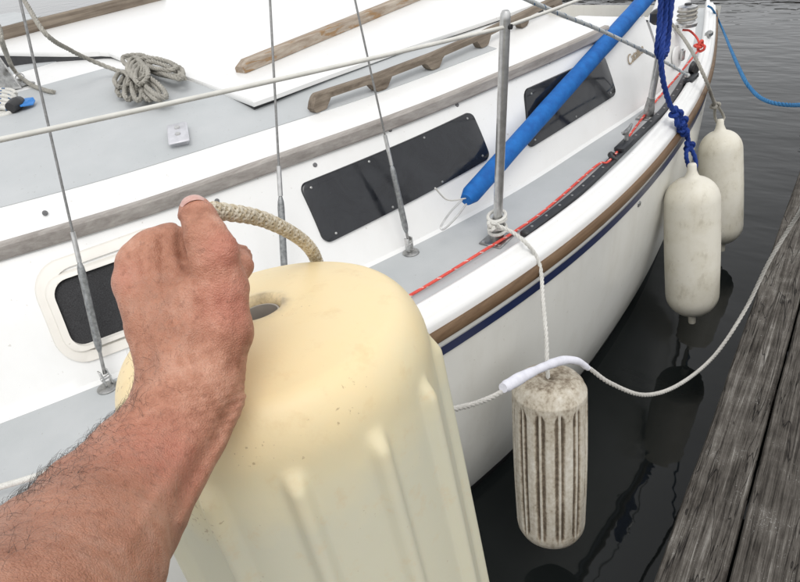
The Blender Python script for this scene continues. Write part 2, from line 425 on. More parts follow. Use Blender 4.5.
# block aft of the roof: the shoulder that carries the name
mb = MB(); rows = []
for a in np.arange(T_END+.0, A_END+.001, .03):
    y = trimY(a); k = max(0, (a-(A_END-.1))/.1)**2*.04
    rows.append([(a, y, ZT-.001-k), (a, y+.008, ZT+.006-k), (a, y+.25, ZT+.012-k), (a, y+.26, .80)])
mb.grid(rows); y = trimY(A_END)
mb.grid([[(A_END, side(A_END, v)[1]+dy*(.26+trimY(A_END)-side(A_END, v)[1]), side(A_END, v)[2]-(.04 if v > .98 else 0)) for dy in (0, .3, 1)] for v in VS[1:]])
mb.build('cabin_shoulder', M_WHITE, boat, True, 50)
# grey anti-slip panels on the roof (two, split by a white band)
def roof_px(x, y, lift=0.0):
    p = atz(x, y, 1.28)
    for _ in range(25): p = atz(x, y, ztop(p[0], p[1])+lift)
    return p
def panel(name, pts, m, lift, parent, sub=8, hole=None):
    # fill the polygon with a grid-like fan of loops following the crown
    P = [np.array(p[:2]) for p in pts]; dense = []
    for i in range(len(P)):
        for k in range(sub): dense.append(P[i]+(P[(i+1) % len(P)]-P[i])*k/sub)
    c = np.mean(P, axis=0); rows = []
    for s in (1, .8, .6, .4, .2, .02): rows.append([(q[0], q[1], ztop(q[0], q[1])+lift) for q in [c+(d-c)*s for d in dense]])
    mb = MB(); mb.grid(rows, True); mb.f.append(tuple(range(5*len(dense), 6*len(dense)))); return mb.build(name, m, parent, True)
def near_edge(a0, a1, inset, n=14): return [(a, trimY(a)+inset) for a in np.linspace(a0, a1, n)]
def skirted(name, rows):
    rows = [list(r) for r in rows]
    rows = [[(r[0][0], r[0][1], r[0][2]-.004)]+r+[(r[-1][0], r[-1][1], r[-1][2]-.004)] for r in rows]
    rows = [[(p[0], p[1], p[2]-.004) for p in rows[0]]]+rows+[[(p[0], p[1], p[2]-.004) for p in rows[-1]]]
    mb = MB(); mb.grid(rows); return mb.build(name, M_DECK, boat, True, 30)
qa, qb = roof_px(20, 92), roof_px(118, 65); qc, qd = roof_px(15, 74), roof_px(76, 56)
rows = []
for a in np.arange(.02, 1.95, .05):
    e = trimY(a)+.118; y1 = max(qa[1]+(qb[1]-qa[1])*(a-qa[0])/(qb[0]-qa[0]), e+.2) if a < qb[0] else max(e+.2, 1.75)
    rows.append([(a, y, ztop(a, y)+.0018) for y in np.linspace(e, y1, 14)])
skirted('antislip_panel', rows)
rows = []
for a in np.arange(.5, 1.7, .05):
    y0 = np.clip(qc[1]+(qd[1]-qc[1])*(a-qc[0])/(qd[0]-qc[0]), 2.0, 3.4); rows.append([(a, y, ztop(a, y)+.0018) for y in np.linspace(y0, 3.5, 14)])
skirted('antislip_panel', rows)

# raised roof hatch (lid) propped a little higher on its far side
ZS0, KS = 1.318, .040
def zs(y): return ZS0+KS*(y-1.45)+.015*max(0, 1-((y-2.5)/.95)**2)
def slab_px(x, y, lift=0.0):
    p = onplane(x, y, (0, 1.45, ZS0+lift), (0, -KS, 1))
    for _ in range(20):
        d = ray(x, y); zt = zs(p[1])+lift; p = atz(x, y, zt)
    return p
lid = [slab_px(*q) for q in ((253, 101), (222, 89.5), (186, 77), (150, 66), (119, 56.5), (108, 52), (98, 51.5), (88, 52), (60, 52.2), (30, 52), (2, 51.5))]
yf = 3.55
nearE = [slab_px(*q) for q in ((276, 93), (330, 73), (400, 48), (470, 25), (512, 11))]
a_b = 2.45
lid_poly = [(p[0], p[1]) for p in lid]+[(lid[-1][0]-.05, max(yf, lid[-1][1]+.05))]+[(a_b, max(yf, lid[-1][1]+.05)), (a_b, nearE[-1][1]-.02)]+[(p[0], p[1]) for p in nearE[::-1]]
mb = MB(); dense = []
LP = [np.array(p) for p in lid_poly]
for i in range(len(LP)):
    for k in range(8): dense.append(LP[i]+(LP[(i+1) % len(LP)]-LP[i])*k/8)
c0 = np.mean(dense, axis=0); rows = []
cin = lambda d, m: c0+(d-c0)*(1-m/np.linalg.norm(d-c0))
gap_mb = MB(); gap_mb.grid([[(*cin(q, .016), 1.2) for q in dense], [(*cin(q, .016), zs(q[1])-.0165) for q in dense]], True)  # black skirt paints the shadow gap under the lid edge
rows.append([(*cin(q, .04), zs(q[1])-.018) for q in dense]); rows.append([(*cin(q, .003), zs(q[1])-.018) for q in dense]); rows.append([(q[0], q[1], zs(q[1])-.016) for q in dense]); rows.append([(q[0], q[1], zs(q[1])-.005) for q in dense])
for s, dz in ((.994, -.003), (.985, 0), (.85, 0), (.7, 0), (.5, 0), (.3, 0), (.1, 0), (.01, 0)): rows.append([(q[0], q[1], zs(q[1])+dz) for q in [c0+(d-c0)*s for d in dense]])
mb.grid(rows, True); mb.f.append(tuple(range((len(rows)-1)*len(dense), len(rows)*len(dense))))
lid_o = mb.build('roof_hatch', M_WHITE, boat, True, 50); gap_mb.build('lid_gap_shade', M_PLASTIC, lid_o)
# teak runners on the hatch
def bar_along(p, q, w, h, name, m, parent, taper=True, nseg=40):
    p, q = np.array(p, float), np.array(q, float); d = q-p; L = np.linalg.norm(d[:2]); t = d/np.linalg.norm(d); s = np.array([-t[1], t[0], 0]); s /= np.linalg.norm(s)
    rows = []
    for i in range(nseg+1):
        u = i/nseg; c = p+d*u; k = 1.0
        if taper: k = min(1, .55+u*L/.03*.45, .55+(1-u)*L/.03*.45)
        hh = h*k; ww = w*(.96+.04*k)*(1+.03*math.sin(u*17)); b = .004
        rows.append([c-s*ww/2, c-s*ww/2+np.array([0, 0, hh-b]), c-s*(ww/2-b)+np.array([0, 0, hh]), c+s*(ww/2-b)+np.array([0, 0, hh]), c+s*ww/2+np.array([0, 0, hh-b]), c+s*ww/2])
    mb = MB(); mb.grid(rows, True); mb._caps(0, 6, len(rows)); return mb.build(name, m, parent, True, 30)
bar_along(slab_px(241, 73), slab_px(440, -10), .045, .034, 'hatch_runner', M_SLIDE, boat)
pf0 = slab_px(-60, 43); pf1 = slab_px(125, -3)
yk = 3.5; f0 = aty(-60, 43, yk); f1 = aty(160, -12, yk); f0[2] = f1[2] = (f0[2]+f1[2])/2-.052
bar_along(f0, f1, .04, .052, 'hatch_runner', M_GRAB, boat)
# teak grab rail with feet
g_px = [(318, 111), (380, 90), (433, 69), (482, 47), (522, 27), (556, 10)]
gp = [roof_px(*q) for q in g_px]
def grab_rail():
    mb = MB(); base = np.array([p[:2] for p in gp]); n = 64; L = np.r_[0, np.cumsum(np.linalg.norm(np.diff(base, axis=0), axis=1))]
    S = np.linspace(-.03, L[-1]+.03, n*2); rows = []
    for s in S:
        x = np.interp(s, L, base[:, 0]); y = np.interp(s, L, base[:, 1])
        if s < 0: x += s*.86; y -= s*-.06*0
        if s > L[-1]: x += (s-L[-1])
        z = ztop(x, y)+.001; d = min(abs(s-l) for l in L); foot_w = .034
        lo = 0.0 if d < foot_w*.55 else min(.028, (d-foot_w*.55)*1.3)
        hi = .05 if 0 <= s <= L[-1] else .05-.05*(max(-s, s-L[-1])/.03)**2*.6
        w = .013; b = .006
        rows.append([(x, y-w, z+lo), (x, y-w, z+hi-b), (x, y-w+b, z+hi), (x, y+w-b, z+hi), (x, y+w, z+hi-b), (x, y+w, z+lo)])
    mb.grid(rows, True); mb._caps(0, 6, len(rows)); return mb.build('grab_rail', M_GRAB, boat, True, 35)
grab_rail()
# deck fitting: aluminium plate with two screws
pc = roof_px(180, 139); hmb = MB(); hd = R(70)
ROTP = np.array([[math.cos(hd), -math.sin(hd), 0], [math.sin(hd), math.cos(hd), 0], [0, 0, 1]])
e1 = roof_px(171, 118)-pc; e2 = roof_px(190, 116)-pc
u_ = roof_px(182, 120)-roof_px(186, 148); u_ /= np.linalg.norm(u_); n_ = np.array([0, 0, 1.0]); n_ -= u_*(n_@u_); n_ /= np.linalg.norm(n_); w_ = np.cross(n_, u_)
RP = np.stack([u_, -w_, n_], 1)
fit = MB().box(pc+n_*.017, (.105, .054, .008), RP, .003).box(pc+n_*.007+u_*.004, (.085, .044, .016), RP, .002).build('deck_fitting', M_ALU, boat)
for s in (-.012, .025):
    MB().lathe([(.001, 0), (.008, .0), (.007, .003), (.001, .0045)], pc+n_*.0212+u_*s, n_, 12).build('screw', M_STEEL, fit)

# windows on the cabin side
def side_shape(quad, name, m, parent, off0, off1, rad=.18, rings=5, per=8, hole=None):
    C = [np.array(side_px(*q)) for q in quad]                 # (a, v) corners tl, tr, br, bl
    def bil(s, t): return (C[0]*(1-s)+C[1]*s)*(1-t)+(C[3]*(1-s)+C[2]*s)*t
    A = np.linalg.norm((C[1]-C[0])*np.array([1, .3])); B = .3*abs((C[3]-C[0])[1]); rx = rad*B/A; ry = rad
    def loop(scale):
        out = []
        for (cx, cy, a0) in ((1-rx, ry, -90), (1-rx, 1-ry, 0), (rx, 1-ry, 90), (rx, ry, 180)):
            for k in range(per+1):
                t = R(a0+90*k/per); out.append((cx+rx*math.cos(t), cy+ry*math.sin(t)))
        full = []
        for i in range(len(out)):
            p, q = np.array(out[i]), np.array(out[(i+1) % len(out)]); k = 6 if np.linalg.norm(q-p) > .25 else 1
            for j in range(k): full.append(p+(q-p)*j/k)
        return [np.array([.5, .5])+(f-np.array([.5, .5]))*scale for f in full]
    mb = MB(); rows = []
    rows.append([side(*bil(*p), off0) for p in loop(1)]); rows.append([side(*bil(*p), off1-.0015) for p in loop(1)])
    if hole:
        rows.append([side(*bil(*p), off1) for p in loop(.985)])
        rows.append([side(*bil(*p), off1) for p in loop(hole+.01)]); rows.append([side(*bil(*p), off0) for p in loop(hole)])
    else:
        for s in (.99, .8, .6, .4, .2, .02): rows.append([side(*bil(*p), off1) for p in loop(s)])
    mb.grid(rows, True)
    if not hole: mb.f.append(tuple(range((len(rows)-1)*len(rows[0]), len(rows)*len(rows[0]))))
    return mb.build(name, m, parent, True, 35), bil
def side_n(a, v):
    p = side(a, v); t = side(a+.01, v)-p; b = side(a, v+.01)-p; q = np.cross(t, b); q /= np.linalg.norm(q); return q if q[1] < 0 else -q
def screws(parent, bil, st, off=.009, r=.0042):
    for (s, t) in st:
        a, v = bil(s, t); p = side(a, v, off); MB().lathe([(.0005, -.001), (r, -.001), (r*.8, .0012), (.0005, .002)], p, side_n(a, v), 10).build('screw', M_DULL, parent)
w1, b1 = side_shape(((298, 185), (470, 111), (489, 157), (324, 244)), 'window', M_GLASS, boat, -.002, .008, .14)
screws(w1, b1, [(.04, .09), (.34, .06), (.66, .06), (.95, .08), (.06, .9), (.36, .93), (.66, .94), (.95, .88)])
w2, b2 = side_shape(((523, 90), (602, 54), (615, 94), (527, 149)), 'window', M_GLASS, boat, -.002, .008, .14)
screws(w2, b2, [(.06, .1), (.5, .07), (.93, .1), (.06, .9), (.5, .93), (.93, .88)])
fr, bf = side_shape(((24, 270), (168, 219), (196, 320), (64, 370)), 'portlight', M_COCKPIT, boat, -.002, .008, .3, hole=.80)
inn, bi = side_shape(((37, 281), (160, 238), (180, 312), (67, 355)), 'inner_frame', M_COCKPIT, fr, -.001, .016, .24, hole=.88)
scn, bs = side_shape(((40, 283), (158, 240), (178, 311), (68, 353)), 'screen', M_SCREEN, fr, -.002, .0035, .2)
for q in ((45, 213), (217, 201), (315, 165), (390, 130), (457, 105), (549, 62), (581, 43)):
    a, v = side_px(*q); p = side(a, v, 0); MB().lathe([(.0005, -.001), (.0065, -.001), (.006, .0025), (.0005, .0035)], p, side_n(a, v), 12).build('bolt_cover', M_BUNG, boat)
# name script on the shoulder
fc = bpy.data.curves.new('lettering', 'FONT'); fc.body = 'Catalina'; fc.size = .045; fc.shear = .35; fc.extrude = .0008; fc.space_character = .9
a0, v0 = side_px(628, 66); a1, v1 = side_px(645, 50)
lt = bpy.data.objects.new('lettering', fc); col.objects.link(lt); fc.materials.append(simple('bronze letters', (.42, .34, .24), .5, .3))
p0 = side(a0, v0, .004); p1 = side(a1, v1, .004); ux = p1-p0; Lx = np.linalg.norm(ux); ux /= Lx; nn = side_n(a0, v0); uy = np.cross(nn, ux); nn = np.cross(ux, uy)
fc.size = Lx/3.2
lt.matrix_world = Matrix(((ux[0], uy[0], nn[0], p0[0]), (ux[1], uy[1], nn[1], p0[1]), (ux[2], uy[2], nn[2], p0[2]), (0, 0, 0, 1)))
bpy.context.view_layer.update(); _mw = lt.matrix_world.copy()
lme = bpy.data.meshes.new_from_object(lt.evaluated_get(bpy.context.evaluated_depsgraph_get())); lme.transform(_mw); lmat = fc.materials[0]
bpy.data.objects.remove(lt); lt = bpy.data.objects.new('lettering', lme); col.objects.link(lt); lt.parent = boat; lt.location = -boat.location
if not lme.materials: lme.materials.append(lmat)
lt['label'] = 'small bronze script lettering on the cabin side'

# cockpit: coamings, seats, well, winch
mb = MB(); rows = []
def coam(a): return foot(a)-.0+.04
for a in np.arange(A_END-.02, 4.2, .05):
    y = coam(a); zt = 1.08-.05*(a-A_END)
    rows.append([(a, y-.05, ZD-.003), (a, y-.02, ZD+.02), (a, y, zt-.02), (a, y+.012, zt-.004), (a, y+.03, zt), (a, y+.17, zt+.004), (a, y+.185, zt-.01), (a, y+.21, .84)])
mb.grid(rows); mb.build('coaming', M_WHITE, boat, True, 50); mb = MB(); mb.grid([[(p[0], 2*CY-p[1], p[2]) for p in r] for r in rows]); mb.build('coaming', M_WHITE, boat, True, 50)
mb = MB(); mb.grid([[(a, coam(a)+.2, .85), (a, CY-.35, .85), (a, CY-.34, .5), (a, CY+.34, .5), (a, CY+.35, .85), (a, 2*CY-coam(a)-.2, .85)] for a in np.arange(T_END-.02, 4.25, .06)]); mb.build('cockpit_seats', M_COCKPIT, boat, True, 30)
pw = atz(617, 9, 1.12); MB().box((T_END+.04, 2.0, 1.05), (.03, .75, .38), None, .004).build('companionway_board', M_BOARD, boat)
def winch(px, z, s=1.0):
    p = atz(*px, z); wr = MB().lathe([(.04*s, 0), (.042*s, .012*s), (.034*s, .018*s), (.03*s, .045*s), (.036*s, .065*s), (.036*s, .075*s), (.02*s, .08*s), (.001, .081*s)], p, (0, 0, 1), 24).build('winch', M_STEEL, boat)
    MB().lathe([(.002, .079*s), (.014*s, .079*s), (.013*s, .086*s), (.001, .087*s)], p, (0, 0, 1), 16).build('winch_cap', M_PLASTIC, wr); return p
zc = 1.07
p_w = winch((686, 26), zc, 1.1)
MB().box(atz(658, 22, 1.215)+np.array([0, 0, .02]), (.07, .045, .05), None, .01).build('winch_handle_socket', M_PLASTIC, boat)
# rope wraps on the winch
mb = MB(); wr = [p_w+np.array([.038*math.cos(t), .038*math.sin(t), .022+.0045*t/1.6]) for t in np.arange(0, 18, .25)]
rope_mesh(mb, wr, .005); o = mb.build('winch_rope_wraps', M_R_GREY, boat)
# round inspection plate with chrome clip on the coaming face
p = aty(677, 57, coam(2.85)-.012); mb = MB().lathe([(.001, 0), (.045, 0), (.045, .008), (.03, .012), (.001, .013)], p+np.array([0, .004, 0]), (0, -1, .15), 24); disc = mb.build('round_plate', M_WHITE, boat)
MB().box(p+np.array([0, -.022, .01]), (.022, .02, .05), None, .006).build('chrome_clip', M_STEEL, disc)
# genoa track
_tp = [atz(x, y, .907) for x, y in ((527, 232), (565, 203), (600, 172), (640, 133), (668, 106), (693, 76))]
_ts = spline([p[0] for p in _tp], [p[1] for p in _tp])
def track_y(a): return max(_ts(a), rail(a)+.083)
print('TRACK', [(round(p[0], 2), round(p[1]-rail(p[0]), 3)) for p in _tp])
ta0 = atz(527, 232, .91)[0]; ta1 = atz(693, 73, .91)[0]
mb = MB(); rows = []
for a in np.linspace(ta0, ta1, 60):
    y = track_y(a); rows.append([(a, y-.014, .9005), (a, y-.014, .911), (a, y-.011, .914), (a, y+.011, .914), (a, y+.014, .911), (a, y+.014, .9005)])
mb.grid(rows, True); mb._caps(0, 6, len(rows)); trk = mb.build('genoa_track', M_TRACK, boat, True, 30)
for a in np.arange(ta0+.03, ta1-.03, .075): MB().lathe([(.0005, 0), (.0045, 0), (.004, .0012), (.0005, .0016)], (a, track_y(a), .914), (0, 0, 1), 10).build('screw', M_DULL, trk)
MB().ball((ta0-.004, track_y(ta0), .907), .012, .016, .010).build('end_stop', M_PLASTIC, trk)
# track car with small cleat
pcq = atz(632, 146, .92); ca = pcq[0]; cy_ = track_y(ca); tdir = np.array([1, track_y(ca+.1)-track_y(ca-.1), 0]); tdir[1] /= .2; tdir /= np.linalg.norm(tdir)
RTk = np.stack([tdir, np.array([-tdir[1], tdir[0], 0]), [0, 0, 1.0]], 1)
car = MB().box((ca, cy_, .922), (.11, .034, .02), RTk, .005).build('track_car', M_TRACK, trk)
c_ = np.array([ca+.015, cy_, .932])
MB().cyl(c_, c_+[0, 0, .028], .008, .007, 10).tube([c_+RTk@np.array(q) for q in ((-.045, 0, .042), (-.025, 0, .033), (0, 0, .031), (.025, 0, .033), (.045, 0, .042))], [.004, .007, .009, .007, .004], 10).build('jam_cleat', M_DULL, trk)
pb = atz(611, 160, .905); MB().lathe([(.008, 0), (.018, .002), (.02, .008), (.018, .014), (.008, .016), (.008, 0)], pb+np.array([0, 0, .006]), (.2, -.6, .7), 20, caps=False).build('fairlead_ring', M_PLASTIC, boat)
# turning block at the aft end of the track
pt = atz(691, 77, .93); tb = MB().box(pt+[.0, 0, -.005], (.12, .035, .03), RTk, .008).build('turning_block', M_TRACK, boat)
MB().lathe([(.012, -.012), (.026, -.012), (.02, 0), (.026, .012), (.012, .012)], pt+[.03, 0, .03], (.15, 1, .1), 20).build('sheave', M_PLASTIC, tb)
MB().ball(pt+[-.045, 0, .018], .011, .011, .011).build('shackle', M_STEEL, tb)
# hull vent fitting and stern fitting
ph = aty(638, 204, .775); MB().box(ph, (.024, .014, .02), None, .004).build('hull_fitting', M_GALV, boat)
ps = atz(709, 34, .93); MB().box(ps, (.05, .03, .03), None, .008).build('stern_fitting', M_DULL, boat)

# stanchions and lifelines
def stanchion(base_px, base=None, lean=(0, -.06)):
    b = atz(*base_px, ZD) if base is None else np.array(base, float); top = b+np.array([lean[0], lean[1], .61 if len(lean) < 3 else lean[2]])
    pole = MB().tube([b+(top-b)*t for t in (0, .5, 1)], .0125, 16)
    st = MB().tube(np.array([b+(top-b)*t for t in (0, .5, .97, .99, 1)]), [.0125, .0125, .0125, .0115, .008], 20).build('stanchion', M_STEEL, boat)
    MB().box(b+[0, 0, .003], (.085, .07, .005), RTk, .002).build('base_plate', M_DULL, st)
    MB().lathe([(.02, 0), (.019, .03), (.0145, .06), (.0145, .07)], b+[0, 0, .005], top-b, 20).build('base_socket', M_DULL, st)
    for sx in (-.032, .032):
        for sy in (-.025, .025): MB().lathe([(.0005, 0), (.005, 0), (.0045, .0018), (.0005, .0022)], b+RTk@np.array([sx, sy, .0056]), (0, 0, 1), 10).build('screw', M_STEEL, st)
    MB().lathe([(.004, -.0145), (.006, -.0145), (.006, .0145), (.004, .0145)], top+[0, 0, -.035], (0, 1, 0), 12).build('eyelet', M_BLACK, st)
    return b, top
sb1, st1 = stanchion((497, 240)); sb2, st2 = stanchion((648, 117))
e1_ = st1+[0, 0, -.035]; q3_ = aty(0, 131, 1.10); e3_ = e1_+(q3_-e1_)*((e1_[0]+.62)/(e1_[0]-q3_[0])); _o = boat
sb3, st3 = stanchion(None, (e3_[0], e3_[1]+.06, ZD), (0, -.06, e3_[2]+.035-ZD)); e2_ = st2+[0, 0, -.035]
lf = [e3_+(e1_-e3_)*t-np.array([0, 0, .05*t*(1-t)]) for t in np.linspace(0, 1, 9)]
MB().tube(resample(catmull(lf, 8), .02), .0045, 10).build('lifeline', M_R_LIFE, boat)
MB().tube(resample(catmull([e1_, e1_*.75+e2_*.25-[0, 0, .012], e1_*.5+e2_*.5-[0, 0, .02], e1_*.25+e2_*.75-[0, 0, .012], e2_, e2_+[1.2, .25, .01]], 8), .02), .0042, 10).build('lifeline', M_R_LIFE, boat)

# shrouds with turnbuckles
def shroud(foot_px, top_px, tb0, tb1, rw=.0028, zf=ZD, ly=.17, plate=True):
    b = atz(*foot_px, zf); nn = np.cross(ray(*foot_px), ray(*top_px)); k = -(nn[1]*ly+nn[2])/nn[0]
    d = np.array([k, ly, 1.0]); d /= np.linalg.norm(d)
    def at(py):
        t0, t1 = 0, 3
        for _ in range(40):
            m = (t0+t1)/2
            if proj(b+d*m)[1] > py: t0 = m
            else: t1 = m
        return b+d*t0
    A, B = at(tb1), at(tb0)
    s = MB().cyl(B, b+d*6.5, rw, rw, 8).build('shroud', simple('rigging wire', (.26, .26, .255), .4, .6, var=.3, vs=150), boat)
    MB().cyl(at(tb0-30) if tb0 > 40 else B, B, rw*1.9, rw*2.0, 10).build('swage', M_STEEL, s)
    L = np.linalg.norm(B-A)
    MB().tube([A+(B-A)*t for t in (0, .06, .12, .88, .94, 1)], [.004, .0075, .0085, .0085, .0075, .004], 12).build('turnbuckle', M_GALV, s)
    if plate:
        MB().cyl(A, b+d*.035, .004, .004, 10).build('threaded_rod', M_DULL, s)
        sd_ = np.array([1, 0, 0.0])
        mj = MB()
        for q in (-1, 1): mj.box(b+d*.028+sd_*q*.008, (.0035, .016, .04), None, .001)
        mj.cyl(b+d*.026-sd_*.012, b+d*.026+sd_*.012, .0045, .0045, 10); mj.build('toggle', M_STEEL, s)
        MB().lathe([(.001, .0), (.024, .0), (.024, .003), (.021, .005), (.001, .006)], b, (0, 0, 1), 24).build('chainplate', M_DULL, s)
    return b, d
shroud((108, 388), (20, 0), 262, 352)
shroud((287, 320), (270, 0), 196, 290, rw=.003)
shroud((411, 253), (355, 0), 165, 233)

# ------------------------------------------------------------------ blue sleeved pole leaning along the cabin
bp0 = aty(466, 200, 1.02); bp1 = aty(650, -6, 1.12); dv = bp1-bp0; dv /= np.linalg.norm(dv)
pole = empty('sleeved_pole', tuple(map(float, bp0))); tag(pole, 'pole in a bright blue cloth sleeve slanting across the cabin windows', 'pole')
L = 2.6; rs = []; pts = []
for t in np.linspace(0, L, 90): pts.append(bp0+dv*t); rs.append(.0275+.0004*math.sin(t*13)+.0003*math.sin(t*37+1)+(.004*min(1, t/1.2)) - (.010*max(0, 1-t/.03)))
MB().tube(pts, rs, 20).build('sleeve', M_SLEEVE, pole)
hk = MB(); q0 = bp0-dv*.01; q1 = aty(443, 228, 1.02)
sidev = np.cross(dv, FW); sidev /= np.linalg.norm(sidev)
loop = [q0+sidev*.008, q0*.5+q1*.5+sidev*.012, q1+sidev*.007, q1-sidev*.004, q0*.5+q1*.5-sidev*.010, q0-sidev*.008]
hk.tube(resample(catmull(loop, 8), .004), .0028, 8).build('wire_hook', M_STEEL, pole)
MB().tube(resample(catmull([bp0+dv*.01, aty(448, 200, 1.015), aty(435, 188, 1.01)], 8), .004), .0022, 6).build('tie_cord', M_R_WHITE, pole)

# ------------------------------------------------------------------ ropes on and around the boat
def rope(name, pts, r, m, label, strands=0, pitch=None, group=None, parent=None, cat='rope', n=10, fleck=None, fm=None):
    path = catmull(pts, n); mb = MB(); rope_mesh(mb, path, r, strands, pitch)
    base = path[0]
    if fleck is None:
        o = mb.build(name, m, parent); 
        if parent is None: tag(o, label, cat, group)
        return o
    root = empty(name, tuple(map(float, base))); tag(root, label, cat, group); mb.build('core', m, root)
    P = resample(path, .004); T, U, V = frames(P); f = MB(); Ls = np.r_[0, np.cumsum(np.linalg.norm(np.diff(P, axis=0), axis=1))]
    k = 0
    for i in range(2, len(P)-3, fleck[0]):
        ph = (k*2.4) ; k += 1
        sl = slice(i, i+fleck[1]); an = ph+np.arange(fleck[1])*.5
        f.tube(P[sl]+r*.78*(np.cos(an)[:, None]*U[sl]+np.sin(an)[:, None]*V[sl]), r*.36, 6)
    f.build('tracer', fm, root); return root
def knot_path(c, s, M=None, turns=1.0, seed=0):
    rr = np.random.default_rng(seed); ph = rr.uniform(0, 6.28); out = []
    for t in np.linspace(0, 2*math.pi*turns, int(46*turns)):
        p = np.array([(math.sin(t)+2*math.sin(2*t))/3, (math.cos(t)-2*math.cos(2*t))/3, -math.sin(3*t)*.55])
        p = np.array([p[0]*math.cos(ph)-p[1]*math.sin(ph), p[0]*math.sin(ph)+p[1]*math.cos(ph), p[2]])
        out.append(np.array(c)+s*(p if M is None else M@p))
    return out
CM = np.stack([RT, UP, -FW], 1)
# red control line along the side deck
red = [(-1.6, 2.05, .91), (-.8, 1.55, .91), atz(10, 508, .91), atz(120, 450, .91), atz(260, 375, .91), atz(400, 301, .91), atz(475, 256, .915), atz(540, 214, .91), atz(596, 166, .91), atz(612, 158, .915), atz(650, 108, .912), atz(676, 78, .93), atz(697, 52, .98)]
rope('control_line', red, .0042, M_R_RED, 'thin red flecked line running along the grey side deck', fleck=(5, 4), fm=M_R_REDW)
kr = atz(700, 46, 1.0)
mb = MB(); rope_mesh(mb, catmull(knot_path(kr, .022, CM, 2, 3), 2), .006, 3); rope_mesh(mb, catmull([kr, atz(697, 38, 1.02), atz(690, 31, 1.04), atz(683, 30, 1.06)], 8), .005, 3)
tag(mb.build('hitched_line', M_R_RED, None), 'knotted bundle of red line beside the winch', 'rope')
# blue flecked sheet to the turning block
rope('jib_sheet', [aty(490, -20, .9), aty(520, -4, .9), aty(560, 14, .9), aty(600, 30, .92), aty(640, 49, .93), aty(665, 62, .93), pt+np.array([-.045, 0, .02])], .0058, M_R_FLECK, 'grey rope with blue flecks slanting to the block on the track', fleck=(6, 4), fm=M_R_NAVY)
# grey rope of far fender, blue rope of white fender
# grey coiled line on the cabin roof
def inside(px, py, poly):
    c = False; n = len(poly)
    for i in range(n):
        x0, y0 = poly[i]; x1, y1 = poly[i-1]
        if (y0 > py) != (y1 > py) and px < (x1-x0)*(py-y0)/(y1-y0)+x0: c = not c
    return c
def rp(x, y, l=.008):
    p = slab_px(x, y, l)
    if inside(p[0], p[1], lid_poly): return p
    return roof_px(x, y, l)
coil = MB(); r_c = .0075
rope_mesh(coil, catmull([aty(-20, -60, 2.6), aty(20, -6, 2.35), aty(45, 33, 2.1), rp(70, 50, .12), rp(95, 62, .06), rp(122, 72, .02), rp(136, 74, .03)], 10), r_c, 3)
def loopc(cx, cy, rx, ry, rot, lift, ph=0, seed=0):
    rr = np.random.default_rng(seed); pts = []
    for t in np.linspace(0, 2*math.pi, 22):
        x = rx*math.cos(t+ph)*(1+rr.uniform(-.06, .06)); y = ry*math.sin(t+ph)*(1+rr.uniform(-.06, .06)); c, s = math.cos(rot), math.sin(rot)
        pts.append(rp(cx+x*c-y*s, cy+x*s+y*c, lift+.006*math.sin(2*t)))
    return catmull(pts, 4)
LOOPS = [(126, 84, 13, 6, 2.1, .010), (131, 86, 14, 6, 1.8, .018), (137, 87, 13, 5, 1.5, .024), (144, 87, 14, 5, 1.15, .012), (150, 88, 15, 5, .85, .02), (153, 86, 17, 5, .7, .03),
         (160, 69, 23, 5, .32, .012), (162, 67, 22, 7, .28, .022), (165, 70, 20, 4, .42, .030), (158, 64, 18, 5, .2, .036), (131, 61, 9, 5, .3, .030), (140, 59, 13, 4, .15, .02), (122, 80, 8, 7, 1.9, .026)]
for i, (cx, cy, rx, ry, ro, li) in enumerate(LOOPS): rope_mesh(coil, loopc(cx, cy, rx, ry, ro, li+.012, seed=i), r_c, 3)
for i in range(4): rope_mesh(coil, loopc(134+i*2.5, 66+i*3, 9, 6, 1.9, .046+.003*i, seed=20+i), r_c, 3)
tag(coil.build('coiled_line', M_R_GREY, None), 'grey rope gathered into a looped hank on the cabin roof', 'rope')
rope('rope_tail', [aty(-16, 10, 2.3), aty(-2, 25, 2.2), aty(3, 45, 2.1), rp(14, 70, .03), rp(30, 84, .01), rp(45, 90, .009), rp(54, 92, .009)], .0075, M_R_GREY, 'loose grey rope end curling onto the cabin roof by the mast bracket', 3)
# mast bracket at the left
mbk = empty('mast_bracket'); tag(mbk, 'folded steel mast bracket with split ring on the cabin roof', 'bracket')
B0 = rp(-6, 92, 0); B1 = rp(28, 90, 0); 
mm = MB(); mm.add([rp(-30, 96, .002), rp(30, 85, .002), rp(24, 78, .002), rp(-30, 84, .002)], [(0, 1, 2, 3)]); 
bv = [rp(-30, 96, .004), rp(22, 88, .004), aty(0, 57, rp(0, 88)[1]), aty(-30, 50, rp(0, 88)[1])]
mm.add(bv+[b+np.array([0, .006, 0]) for b in bv], [(0, 1, 2, 3), (7, 6, 5, 4), (0, 4, 5, 1), (1, 5, 6, 2), (2, 6, 7, 3), (3, 7, 4, 0)]); mm.build('angle_plate', M_DULL, mbk, False)
MB().box(rp(18, 86, .004), (.10, .06, .006), None, .002).build('foot_plate', M_DULL, mbk)
MB().tube([rp(20, 78, .02)+.016*(math.cos(t)*RT+math.sin(t)*UP) for t in np.linspace(0, 6.3, 24)], .0022, 6).build('split_ring', M_STEEL, mbk)
